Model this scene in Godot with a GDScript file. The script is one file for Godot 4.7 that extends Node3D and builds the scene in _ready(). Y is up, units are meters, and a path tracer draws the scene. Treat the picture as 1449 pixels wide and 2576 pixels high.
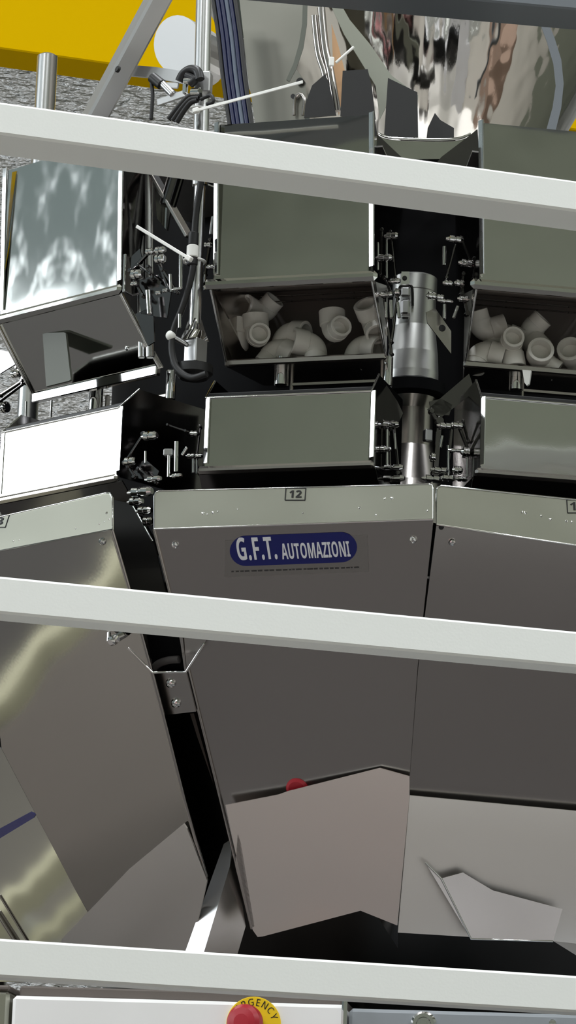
extends Node3D
# A multi-head weighing machine behind a grey guard rail, in an industrial hall. Metres, y up.

const F := 8137.0            # focal length in pixels of the 1449 x 2576 frame
const PITCH := 13.24
const ROLL := 2.1
const EYE := Vector3(0, 1.6, 0)
const AXIS := Vector3(0.158, 0, -4.19)   # the upright axis of the machine

var cam_right: Vector3
var cam_up: Vector3
var cam_fwd: Vector3
var M := {}
var rng := RandomNumberGenerator.new()

# One weighing head: a frame turned round the machine's axis.
class Head:
	var out: Vector3
	var side: Vector3
	var o: Vector3
	func _init(axis: Vector3, deg: float):
		var a := deg_to_rad(deg)
		out = Vector3(sin(a), 0, cos(a)); side = Vector3(cos(a), 0, -sin(a)); o = axis
	func at(r: float, t: float, h: float) -> Vector3:
		return o + out * r + side * t + Vector3(0, h, 0)
	func plane(r: float) -> Plane:
		return Plane(out, o + out * r)
	func slope(r: float, h: float, deg: float) -> Plane:
		var d := deg_to_rad(deg)
		return Plane((out * cos(d) - Vector3.UP * sin(d)).normalized(), o + out * r + Vector3(0, h, 0))
	func basis() -> Basis:
		return Basis(side, Vector3.UP, out)

# Collects faces of one mesh.
class Build:
	var st := SurfaceTool.new()
	func _init():
		st.begin(Mesh.PRIMITIVE_TRIANGLES); st.set_smooth_group(0xFFFFFFFF)
	func tri(a: Vector3, b: Vector3, c: Vector3, outward: Vector3):
		if (b - a).cross(c - a).dot(outward) > 0.0:
			var k := b; b = c; c = k
		for v in [a, b, c]:
			st.set_uv(Vector2(v.x, v.y)); st.add_vertex(v)
	func quad(a: Vector3, b: Vector3, c: Vector3, d: Vector3, outward: Vector3):
		tri(a, b, c, outward); tri(a, c, d, outward)
	func fan(pts: Array, outward: Vector3):
		var n := outward.normalized()
		var u := (pts[1] - pts[0] as Vector3).normalized()
		var v := n.cross(u)
		var flat := PackedVector2Array()
		for p in pts: flat.append(Vector2((p - pts[0]).dot(u), (p - pts[0]).dot(v)))
		var idx := Geometry2D.triangulate_polygon(flat)
		for i in range(0, idx.size(), 3): tri(pts[idx[i]], pts[idx[i + 1]], pts[idx[i + 2]], outward)
	# a sheet: outline on its outer face, given thickness behind it, edges chamfered
	func sheet(pts: Array, n: Vector3, thick: float):
		n = n.normalized()
		st.set_smooth_group(0xFFFFFFFF)
		var mid := Vector3.ZERO
		for p in pts: mid += p / pts.size()
		var back := []
		for p in pts: back.append(p - n * thick)
		fan(pts, n); fan(back, -n)
		var k := pts.size()
		var area := Vector3.ZERO
		for i in k: area += (pts[i] - mid as Vector3).cross(pts[(i + 1) % k] - mid)
		var turn := 1.0 if area.dot(n) > 0.0 else -1.0
		for i in k:
			var j := (i + 1) % k
			quad(pts[i], pts[j], back[j], back[i], (pts[j] - pts[i] as Vector3).cross(n) * turn)
	func box(c: Vector3, b: Basis, s: Vector3, ch := 0.0):
		st.set_smooth_group(0xFFFFFFFF)
		var h := s / 2.0
		ch = minf(ch, minf(h.x, minf(h.y, h.z)) * 0.9)
		var g := func(sx: float, sy: float, sz: float, ax: int) -> Vector3:
			var v := Vector3(sx * (h.x - (0.0 if ax == 0 else ch)), sy * (h.y - (0.0 if ax == 1 else ch)), sz * (h.z - (0.0 if ax == 2 else ch)))
			return c + b * v
		for s1 in [-1.0, 1.0]:
			quad(g.call(s1, -1, -1, 0), g.call(s1, 1, -1, 0), g.call(s1, 1, 1, 0), g.call(s1, -1, 1, 0), b * Vector3(s1, 0, 0))
			quad(g.call(-1, s1, -1, 1), g.call(1, s1, -1, 1), g.call(1, s1, 1, 1), g.call(-1, s1, 1, 1), b * Vector3(0, s1, 0))
			quad(g.call(-1, -1, s1, 2), g.call(1, -1, s1, 2), g.call(1, 1, s1, 2), g.call(-1, 1, s1, 2), b * Vector3(0, 0, s1))
			if ch > 0.0:
				for s2 in [-1.0, 1.0]:
					quad(g.call(s1, s2, -1, 0), g.call(s1, s2, 1, 0), g.call(s1, s2, 1, 1), g.call(s1, s2, -1, 1), b * Vector3(s1, s2, 0))
					quad(g.call(s1, -1, s2, 0), g.call(s1, 1, s2, 0), g.call(s1, 1, s2, 2), g.call(s1, -1, s2, 2), b * Vector3(s1, 0, s2))
					quad(g.call(-1, s1, s2, 1), g.call(1, s1, s2, 1), g.call(1, s1, s2, 2), g.call(-1, s1, s2, 2), b * Vector3(0, s1, s2))
					for s3 in [-1.0, 1.0]:
						tri(g.call(s1, s2, s3, 0), g.call(s1, s2, s3, 1), g.call(s1, s2, s3, 2), b * Vector3(s1, s2, s3))
	# a solid of revolution; profile of Vector2(radius, along), along the axis d from p
	func lathe(p: Vector3, d: Vector3, prof: Array, seg := 20, a0 := 0.0, a1 := TAU):
		d = d.normalized()
		var u := d.cross(Vector3.UP if absf(d.y) < 0.9 else Vector3.RIGHT).normalized()
		var v := d.cross(u)
		for i in prof.size() - 1:
			var q0: Vector2 = prof[i]
			var q1: Vector2 = prof[i + 1]
			if q0.is_equal_approx(q1): continue
			st.set_smooth_group(i + 1)
			var e := q1 - q0
			for k in seg:
				var b0 := a0 + (a1 - a0) * k / seg
				var b1 := a0 + (a1 - a0) * (k + 1) / seg
				var c0 := u * cos(b0) + v * sin(b0)
				var c1 := u * cos(b1) + v * sin(b1)
				var w := (c0 + c1) * e.y - d * e.x * 2.0
				var A := p + d * q0.y + c0 * q0.x
				var B := p + d * q0.y + c1 * q0.x
				var C := p + d * q1.y + c1 * q1.x
				var D := p + d * q1.y + c0 * q1.x
				if q0.x > 1e-6: tri(A, B, C, w)
				if q1.x > 1e-6: tri(A, C, D, w)
	func rod(a: Vector3, b: Vector3, r: float, seg := 12, ch := 0.15):
		var l := a.distance_to(b)
		var c := minf(r * ch, l * 0.3)
		lathe(a, b - a, [Vector2(0, 0), Vector2(r - c, 0), Vector2(r, c), Vector2(r, l - c), Vector2(r - c, l), Vector2(0, l)], seg)
	func ball(c: Vector3, r: float, seg := 14):
		var prof := []
		for i in 9: prof.append(Vector2(r * sin(PI * i / 8.0), -r * cos(PI * i / 8.0)))
		st.set_smooth_group(1)
		var u := Vector3.RIGHT
		var w := Vector3.BACK
		for i in 8:
			for k in seg:
				var f := func(q: Vector2, kk: int) -> Vector3:
					return c + u * cos(TAU * kk / seg) * q.x + w * sin(TAU * kk / seg) * q.x + Vector3.UP * q.y
				var A: Vector3 = f.call(prof[i], k)
				var B: Vector3 = f.call(prof[i], k + 1)
				var C: Vector3 = f.call(prof[i + 1], k + 1)
				var D: Vector3 = f.call(prof[i + 1], k)
				var m := (A + B + C + D) / 4.0 - c
				if i > 0: tri(A, B, C, m)
				if i < 7: tri(A, C, D, m)
	# a tube swept along points
	func hose(pts: Array, r: float, seg := 10, round_it := true):
		var path := []
		if round_it and pts.size() > 2:
			for i in pts.size() - 1:
				var p0: Vector3 = pts[maxi(i - 1, 0)]
				var p3: Vector3 = pts[mini(i + 2, pts.size() - 1)]
				for k in 6: path.append((pts[i] as Vector3).cubic_interpolate(pts[i + 1], p0, p3, k / 6.0))
			path.append(pts[-1])
		else:
			path = pts
		var rings := []
		var up := Vector3(0.31, 0.22, 0.9).normalized()
		for i in path.size():
			var t: Vector3 = ((path[mini(i + 1, path.size() - 1)] as Vector3) - path[maxi(i - 1, 0)]).normalized()
			up = (up - t * up.dot(t)).normalized()
			var v: Vector3 = t.cross(up)
			var ring := []
			for k in seg: ring.append(path[i] + (up * cos(TAU * k / seg) + v * sin(TAU * k / seg)) * r)
			rings.append(ring)
		st.set_smooth_group(1)
		for i in rings.size() - 1:
			for k in seg:
				var k2 := (k + 1) % seg
				quad(rings[i][k], rings[i][k2], rings[i + 1][k2], rings[i + 1][k], (rings[i][k] + rings[i][k2]) / 2.0 - path[i])
		st.set_smooth_group(0xFFFFFFFF)
		fan(rings[0], (path[0] - path[1]))
		fan(rings[-1], (path[-1] - path[-2]))
	func mesh(shift: Vector3) -> ArrayMesh:
		st.generate_normals()
		var m := st.commit()
		if shift == Vector3.ZERO: return m
		var s2 := SurfaceTool.new()
		s2.append_from(m, 0, Transform3D(Basis(), shift))
		return s2.commit()

# ---- where the sight line through a pixel of the frame meets a plane of the place
func ray(x: float, y: float) -> Vector3:
	return cam_fwd + cam_right * ((x - 724.5) / F) + cam_up * ((1288.0 - y) / F)
func on(p: Plane, x: float, y: float) -> Vector3:
	var d := ray(x, y)
	return EYE + d * ((p.d - p.normal.dot(EYE)) / p.normal.dot(d))
func outline(p: Plane, xy: Array) -> Array:
	var o := []
	for i in range(0, xy.size(), 2): o.append(on(p, xy[i], xy[i + 1]))
	return o

# ---- scene objects
func numbered(called: String) -> String:
	if not has_node(NodePath(called)): return called
	var i := 1
	while has_node(NodePath("%s_%03d" % [called, i])): i += 1
	return "%s_%03d" % [called, i]
func thing(called: String, label: String, category: String, at: Vector3, group := "") -> Node3D:
	var o := Node3D.new()
	o.name = numbered(called); add_child(o); o.position = at
	o.set_meta("label", label); o.set_meta("category", category)
	if group: o.set_meta("group", group)
	return o
func part(called: String, b: Build, m: Material, parent: Node3D, label := "") -> MeshInstance3D:
	var o := MeshInstance3D.new()
	var p := Vector3.ZERO
	var q: Node = parent
	while q is Node3D and q != self:
		p += (q as Node3D).position; q = q.get_parent()
	o.mesh = b.mesh(-p)
	o.material_override = m
	var n := called
	if parent.has_node(NodePath(n)):
		var i := 1
		while parent.has_node(NodePath("%s_%03d" % [called, i])): i += 1
		n = "%s_%03d" % [called, i]
	o.name = n
	parent.add_child(o, true)
	if label: o.set_meta("label", label)
	return o
func solo(called: String, b: Build, m: Material, label: String, category: String, group := "") -> MeshInstance3D:
	var o := part(called, b, m, self)
	o.set_meta("label", label); o.set_meta("category", category)
	if group: o.set_meta("group", group)
	return o
func struct(called: String, b: Build, m: Material, label := "") -> MeshInstance3D:
	var o := part(called, b, m, self)
	o.set_meta("kind", "structure")
	if label: o.set_meta("label", label)
	return o
func lettering(s: String, size: float, font: Font, at: Vector3, b: Basis, wide: float, m: Material, parent: Node3D, called := "lettering") -> MeshInstance3D:
	var t := TextMesh.new()
	t.text = s; t.font = font; t.font_size = 64; t.pixel_size = size / 46.0; t.depth = 0.0006
	t.horizontal_alignment = HORIZONTAL_ALIGNMENT_CENTER
	var o := MeshInstance3D.new()
	o.mesh = t; o.material_override = m
	o.transform = Transform3D(b * Basis.from_scale(Vector3(wide / maxf(t.get_aabb().size.x, 1e-4), 1, 1)), at - parent.position)
	o.name = called
	parent.add_child(o, true)
	return o

func mat(called: String, c: Color, rough: float, metal := 0.0) -> StandardMaterial3D:
	var m := StandardMaterial3D.new()
	m.resource_name = called
	m.albedo_color = c; m.roughness = rough; m.metallic = metal
	M[called] = m
	return m
func noise_map(fr: float, octaves: int, bump: float, seed_n: int, size := 512, stretch := 1.0) -> NoiseTexture2D:
	var n := FastNoiseLite.new()
	n.noise_type = FastNoiseLite.TYPE_SIMPLEX_SMOOTH
	n.frequency = fr; n.fractal_octaves = octaves; n.seed = seed_n
	var t := NoiseTexture2D.new()
	t.width = size; t.height = int(size * stretch); t.noise = n; t.seamless = true
	if bump > 0.0:
		t.as_normal_map = true; t.bump_strength = bump
	return t
func ripple(m: StandardMaterial3D, tex: Texture2D, scale: Vector3, strength: float):
	m.normal_enabled = true; m.normal_texture = tex; m.normal_scale = strength
	m.uv1_triplanar = true; m.uv1_scale = scale

func materials():
	var soft := noise_map(0.008, 2, 6.0, 3)
	var fine := noise_map(0.09, 3, 3.0, 5)
	var wear := noise_map(0.02, 4, 0.0, 7)
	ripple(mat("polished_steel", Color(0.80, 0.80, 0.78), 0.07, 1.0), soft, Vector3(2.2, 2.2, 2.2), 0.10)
	ripple(mat("satin_steel", Color(0.72, 0.70, 0.685), 0.22, 1.0), soft, Vector3(1.2, 1.2, 1.2), 0.16)
	ripple(mat("band_steel", Color(0.70, 0.70, 0.65), 0.36, 1.0), soft, Vector3(1.6, 1.6, 1.6), 0.12)
	ripple(mat("cone_steel", Color(0.80, 0.79, 0.77), 0.06, 1.0), soft, Vector3(8.0, 0.8, 8.0), 0.7)
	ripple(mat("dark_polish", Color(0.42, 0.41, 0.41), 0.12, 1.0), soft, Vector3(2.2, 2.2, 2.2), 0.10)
	ripple(mat("mirror_chute", Color(0.72, 0.71, 0.69), 0.085, 1.0), soft, Vector3(1.2, 1.2, 1.2), 0.12)
	ripple(mat("reflection_steel", Color(0.88, 0.865, 0.85), 0.35, 1.0), soft, Vector3(1.2, 1.2, 1.2), 0.10)  # pale steel of the built-in chute reflections and the unseen reflectors
	ripple(mat("grey_sheet", Color(0.50, 0.495, 0.46), 0.45, 1.0), soft, Vector3(2, 2, 2), 0.15)
	var sm := mat("smeared_steel", Color(0.80, 0.81, 0.80), 1.0, 1.0)
	var smear := noise_map(0.012, 3, 0.0, 23)
	var ramp := Gradient.new()
	ramp.set_color(0, Color(0.06, 0.06, 0.06)); ramp.set_color(1, Color(0.17, 0.17, 0.17))
	ramp.set_offset(0, 0.55); ramp.set_offset(1, 0.9)
	smear.color_ramp = ramp
	sm.roughness_texture = smear
	ripple(sm, soft, Vector3(5.0, 2.0, 5.0), 0.035)
	mat("pole_steel", Color(0.90, 0.90, 0.90), 0.26, 1.0)
	mat("brushed_round", Color(0.86, 0.86, 0.85), 0.36, 1.0)
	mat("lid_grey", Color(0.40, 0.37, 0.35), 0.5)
	mat("wrap_white", Color(0.93, 0.93, 0.95), 0.35)
	mat("cabinet_blue", Color(0.58, 0.60, 0.62), 0.35)
	mat("cream_paint", Color(0.93, 0.92, 0.80), 0.5)
	mat("strut_steel", Color(0.90, 0.90, 0.90), 0.46, 1.0)
	mat("dull_light", Color(0.56, 0.57, 0.52), 0.5)
	mat("blue_streak", Color(0.03, 0.07, 0.24), 0.4)
	mat("grey_streak", Color(0.32, 0.36, 0.42), 0.4)
	mat("dull_grey", Color(0.36, 0.375, 0.34), 0.5)
	mat("dark_beam", Color(0.42, 0.44, 0.46), 0.5, 0.3)
	mat("cabinet_glare", Color(0.96, 0.955, 0.95), 0.35)  # white stands in for the glare on the steel cabinet
	mat("ink_faint", Color(0.22, 0.21, 0.21), 0.6)
	mat("chrome", Color(0.86, 0.86, 0.86), 0.05, 1.0)
	mat("dark_steel", Color(0.22, 0.215, 0.21), 0.3, 1.0)
	mat("zinc", Color(0.72, 0.72, 0.72), 0.3, 1.0)
	mat("aluminium", Color(0.80, 0.80, 0.80), 0.38, 1.0)
	ripple(mat("grey_paint", Color(0.915, 0.925, 0.91), 0.5), fine, Vector3(6, 6, 6), 0.05)
	mat("black_plastic", Color(0.045, 0.045, 0.05), 0.45)
	mat("black_rubber", Color(0.06, 0.058, 0.058), 0.5)
	mat("black_housing", Color(0.05, 0.05, 0.055), 0.55)
	M.black_housing.metallic_specular = 0.15
	mat("white_plastic", Color(0.92, 0.92, 0.90), 0.4)
	mat("elbow_plastic", Color(0.83, 0.82, 0.79), 0.55)
	mat("red_plastic", Color(0.66, 0.13, 0.18), 0.4)
	mat("yellow_plastic", Color(0.95, 0.80, 0.05), 0.5)
	mat("yellow_paint", Color(0.86, 0.69, 0.0), 0.8)
	M.yellow_paint.metallic_specular = 0.1
	mat("ink", Color(0.05, 0.05, 0.05), 0.6)
	mat("sticker_blue", Color(0.06, 0.09, 0.38), 0.35)
	mat("sticker_white", Color(0.90, 0.90, 0.92), 0.4)
	mat("sticker_clear", Color(0.66, 0.645, 0.63), 0.28, 1.0)
	mat("tan_strip", Color(0.78, 0.62, 0.46), 0.6)
	mat("blue_reflection", Color(0.07, 0.05, 0.36), 0.4)
	mat("floor_paint", Color(0.66, 0.64, 0.61), 0.45)
	mat("platform_paint", Color(0.27, 0.255, 0.25), 0.6)
	mat("wall_olive", Color(0.485, 0.50, 0.45), 0.8)
	mat("wall_light", Color(0.46, 0.50, 0.50), 0.8)
	mat("ceiling_cream", Color(0.84, 0.84, 0.79), 0.85)
	mat("blue_paint", Color(0.06, 0.13, 0.42), 0.5)
	mat("red_paint", Color(0.66, 0.42, 0.43), 0.6)
	mat("carton", Color(0.62, 0.52, 0.46), 0.8)
	mat("black_paint", Color(0.05, 0.05, 0.06), 0.6)
	var foil := mat("foil", Color(0.70, 0.70, 0.70), 0.38, 1.0)
	ripple(foil, noise_map(0.02, 4, 12.0, 11, 512), Vector3(0.8, 3.2, 0.8), 1.0)
	var lamp := mat("lamp_glow", Color(1, 1, 1), 0.5)
	lamp.emission_enabled = true; lamp.emission = Color(0.97, 0.985, 1.0); lamp.emission_energy_multiplier = 6.0
	var day := mat("daylight_pane", Color(1, 1, 1), 0.5)
	day.emission_enabled = true; day.emission = Color(0.96, 0.98, 1.0); day.emission_energy_multiplier = 5.0

func _ready():
	rng.seed = 12
	# --- camera, sky, lights, exposure
	var p := deg_to_rad(PITCH)
	cam_fwd = Vector3(0, sin(p), -cos(p))
	var up0 := Vector3(0, cos(p), sin(p))
	var rl := deg_to_rad(ROLL)
	cam_right = Vector3.RIGHT * cos(rl) + up0 * sin(rl)
	cam_up = up0 * cos(rl) - Vector3.RIGHT * sin(rl)
	var cam := Camera3D.new()
	cam.name = "camera"; add_child(cam)
	cam.transform = Transform3D(Basis(cam_right, cam_up, -cam_fwd), EYE)
	cam.fov = rad_to_deg(2.0 * atan(1288.0 / F)); cam.near = 0.05; cam.far = 100.0; cam.current = true
	var env := Environment.new()
	env.background_mode = Environment.BG_COLOR; env.background_color = Color(0.6, 0.62, 0.65)
	env.tonemap_mode = Environment.TONE_MAPPER_LINEAR; env.tonemap_exposure = 1.0
	env.sdfgi_enabled = true; env.ssao_enabled = true; env.ssil_enabled = true
	var we := WorldEnvironment.new()
	we.name = "world_environment"; we.environment = env; add_child(we)
	materials()
	hall()
	machine()

# ---------------------------------------------------------------- the hall
func slab(called: String, lo: Vector3, hi: Vector3, m: Material, label: String):
	var b := Build.new()
	b.box((lo + hi) / 2.0, Basis(), hi - lo)
	struct(called, b, m, label)

func hall():
	slab("floor", Vector3(-10.3, -0.3, -13.3), Vector3(10.3, 0, 9.3), M.floor_paint, "pale grey painted hall floor")
	slab("ceiling", Vector3(-10.3, 9.5, -13.3), Vector3(10.3, 9.8, 9.3), M.ceiling_cream, "cream coloured hall ceiling")
	slab("wall_right", Vector3(10, 0, -13), Vector3(10.3, 9.5, 9), M.wall_olive, "olive grey side wall of the hall")
	slab("wall_back", Vector3(-10, 0, 9), Vector3(10, 9.5, 9.3), M.wall_olive, "olive grey wall behind the viewer")
	slab("wall_front", Vector3(-10, 0, -13.3), Vector3(10, 9.5, -13), M.foil, "far wall clad in crinkled silver foil insulation")
	# left wall with its window opening
	var y0 := 3.3
	var y1 := 5.62
	var z0 := -6.2
	var z1 := -1.6
	var b := Build.new()
	b.box(Vector3(-10.15, y0 / 2.0, -2), Basis(), Vector3(0.3, y0, 22))
	b.box(Vector3(-10.15, (9.5 + y1) / 2.0, -2), Basis(), Vector3(0.3, 9.5 - y1, 22))
	b.box(Vector3(-10.15, (y0 + y1) / 2.0, (-13.0 + z0) / 2.0), Basis(), Vector3(0.3, y1 - y0, z0 + 13.0))
	b.box(Vector3(-10.15, (y0 + y1) / 2.0, (9.0 + z1) / 2.0), Basis(), Vector3(0.3, y1 - y0, 9.0 - z1))
	struct("wall_left", b, M.wall_light, "light grey side wall with a wide window")
	b = Build.new()
	for z in [z0, z1]: b.box(Vector3(-10.1, (y0 + y1) / 2.0, z), Basis(), Vector3(0.16, y1 - y0 + 0.1, 0.1))
	for y in [y0, y1]: b.box(Vector3(-10.1, y, (z0 + z1) / 2.0), Basis(), Vector3(0.16, 0.1, z1 - z0 + 0.1))
	var w := struct("window_1", b, M.grey_paint, "wide hall window with bright panes")
	for k in 3:
		b = Build.new()
		var zz := lerpf(z0, z1, (k + 0.5) / 3.0)
		b.box(Vector3(-10.15, (y0 + y1) / 2.0, zz), Basis(), Vector3(0.02, y1 - y0 - 0.1, (z1 - z0) / 3.0 - 0.02))
		part("pane", b, M.daylight_pane, w)
	var day := AreaLight3D.new()
	day.name = "window_daylight"; add_child(day)
	day.area_size = Vector2(z1 - z0, y1 - y0); day.light_energy = 16.0; day.light_color = Color(0.95, 0.98, 1.0)
	day.shadow_enabled = true; day.area_range = 40.0
	day.position = Vector3(-9.95, (y0 + y1) / 2.0, (z0 + z1) / 2.0); day.rotation.y = -PI / 2.0
	# lamps under the ceiling
	for i in 3:
		for j in 3:
			var at := Vector3(-7.0 + 7.0 * i, 9.3, -3.4 + 4.0 * j)
			var t := thing("ceiling_lamp", "long white strip lamp in the %s row under the ceiling, %s" % [["left", "middle", "right"][i], ["over the machine", "in front of the machine", "near the back wall"][j]], "lamp", at, "strip lamps under the ceiling")
			b = Build.new()
			b.box(at + Vector3(0, 0.05, 0), Basis(), Vector3(0.5, 0.1, 2.4), 0.02)
			part("housing", b, M.grey_paint, t)
			b = Build.new()
			b.box(at + Vector3(0, -0.01, 0), Basis(), Vector3(0.42, 0.02, 2.3))
			part("diffuser", b, M.lamp_glow, t)
			var l := AreaLight3D.new()
			l.name = "lamp_light"; t.add_child(l)
			l.area_size = Vector2(0.42, 2.3); l.light_energy = 23.5; l.light_color = Color(0.97, 0.985, 1.0); l.shadow_enabled = true
			l.area_range = 40.0
			l.position = Vector3(0, -0.03, 0); l.rotation.x = -PI / 2.0

# ---------------------------------------------------------------- the machine
const PX := 1.0 / 2150.0      # one pixel at the hoppers, in metres
var hc: Head
var hr: Head
var hl: Head
var hm: Head                  # between the middle and the right head
var hb: Head                  # between the left and the middle head

func machine():
	hc = Head.new(AXIS, -16.65)
	hr = Head.new(AXIS, 9.4)
	hl = Head.new(AXIS, -43.34)
	hm = Head.new(AXIS, -3.6)
	hb = Head.new(AXIS, -30.0)
	rails()
	background()
	core()
	chutes()
	feed_hopper(hc, -0.0655, 0.1205, 2.709, 2.900, true, "upper polished hopper in the middle, its mirroring gate built as an open mouth with pipe elbows")
	feed_hopper(hr, -0.0600, 0.1255, 2.706, 2.897, true, "upper polished hopper at the right edge, its mirroring gate built as a mouth with pipe elbows")
	feed_hopper(hl, -0.0780, 0.1255, 2.713, 2.900, false, "upper polished hopper at the left with a closed sloping gate and glaring lower lip")
	weigh_hopper(hc, -0.0676, 0.1278, 2.487, 2.570, "lower weighing hopper in the middle, above the plate numbered 12")
	weigh_hopper(hr, -0.0545, 0.1400, 2.485, 2.570, "lower weighing hopper at the right edge, above the plate numbered 11")
	weigh_hopper(hl, -0.0620, 0.1398, 2.484, 2.566, "lower weighing hopper at the left with a glaring white face")
	elbows()
	linkages()
	pole_and_cables()
	top_parts()
	cabinet()

func rails():
	var k := 0.293
	var n := Vector3(k, 0, 1).normalized()
	var along := Vector3(1, 0, -k).normalized()
	var data := [
		[2.6413, 2.6100, 0.058, "top grey guard rail, crossing in front of the upper hoppers"],
		[2.1963, 2.1627, 0.036, "middle grey guard rail, crossing below the blue sticker"],
		[1.8750, 1.8418, 0.036, "lowest grey guard rail, just above the control cabinet"]]
	for d in data:
		var hgt: float = d[0] - d[1]
		var c: Vector3 = Vector3(0, (d[0] + d[1]) / 2.0, -2.9) - n * d[2] / 2.0
		var t := thing("guard_rail", d[3], "rail", c, "painted guard rails")
		var b := Build.new()
		b.box(c, Basis(along, Vector3.UP, n), Vector3(2.4, hgt, d[2]), 0.0022)
		part("tube", b, M.grey_paint, t)
		for s in [-1.0, 1.0]:
			b = Build.new()
			b.box(c + along * 1.203 * s, Basis(along, Vector3.UP, n), Vector3(0.006, hgt, d[2]), 0.002)
			part("end_cap", b, M.black_plastic, t)

	# rails along the left end of the platform, seen mirrored in the left chute
	for d in [[1.600, 1.553, "upper grey guard rail along the left end of the platform"], [1.502, 1.478, "lower grey guard rail along the left end of the platform"]]:
		var m: float = (d[0] + d[1]) / 2.0
		var t := thing("guard_rail", d[2], "rail", Vector3(-1.3, m, -4.4), "painted guard rails")
		var b := Build.new()
		b.box(Vector3(-1.3, m, -4.4), Basis(), Vector3(0.04, d[0] - d[1], 3.0), 0.0022)
		part("tube", b, M.cream_paint, t)
	for z: float in [-5.5, -3.3]:
		var b := Build.new()
		b.box(Vector3(-1.33, 1.25, z), Basis(), Vector3(0.03, 0.7, 0.04), 0.002)
		solo("rail_post", b, M.grey_paint, "rear grey post of the guard rails at the left end" if z < -4.0 else "front grey post of the guard rails at the left end", "post", "rail posts at the left end")

func background():
	# yellow crane girder far behind, parallel to the rails
	var n := Vector3(0.293, 0, 1).normalized()
	var pl := Plane(n, Vector3(0, 0, -9))
	var a := on(pl, 0, 130)
	var e := on(pl, 1449, 318)
	var mid := (a + e) / 2.0
	var along := Vector3(n.z, 0, -n.x)
	var wide := 0.15
	var t := thing("crane_beam", "yellow painted crane beam high behind the machine", "beam", Vector3(mid.x, mid.y, mid.z))
	var b := Build.new()
	b.box(mid + Vector3(0, 0.35, 0) - n * wide / 2.0, Basis(along, Vector3.UP, n), Vector3(9, 0.70, wide), 0.004)
	part("girder", b, M.yellow_paint, t)
	# dark beam at the top right, in front of the cone
	n = Vector3(0.14, 0, 1).normalized()
	pl = Plane(n, Vector3(0, 0, -3.3))
	a = on(pl, 1165, 0)
	e = on(pl, 1449, 22)
	along = Vector3(n.z, 0, -n.x)
	mid = Vector3((a.x + e.x) / 2.0, (a.y + e.y) / 2.0, (a.z + e.z) / 2.0)
	b = Build.new()
	b.box(mid + Vector3(0, 0.02, 0) - n * 0.030, Basis(along, Vector3.UP, n), Vector3(1.4, 0.04, 0.060), 0.002)
	solo("steel_beam", b, M.dark_beam, "dark grey steel beam across the top right corner", "beam")
	# boxes added on the hall floor only to colour the machine reflections
	var crates := [
		[Vector3(-1.6, 0, 0.5), Vector3(1.9, 0.45, 1.4), M.red_paint, "low pinkish red pallet box added on the hall floor for its reflection"],
		[Vector3(1.9, 0, 0.5), Vector3(2.2, 0.6, 1.4), M.wrap_white, "low white wrapped pallet added on the hall floor for its reflection"],
		[Vector3(5.0, 0, -0.9), Vector3(1.4, 0.6, 1.6), M.carton, "brown carton pallet added on the hall floor for its reflection"],
		[Vector3(-3.3, 0, 0.0), Vector3(0.5, 0.8, 1.2), M.black_paint, "black steel box added on the hall floor for its reflection"]]
	for c in crates:
		b = Build.new()
		b.box(c[0] + Vector3(0, c[1].y / 2.0, 0), Basis(Vector3.UP, 0.2), c[1], 0.02)
		solo("added_box", b, c[2], c[3], "box")
	slab("trim_1", Vector3(-3, 0.0, -5.6), Vector3(3, 0.9, -2.1), M.platform_paint, "dark operator platform the machine and the rails stand on")

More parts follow.
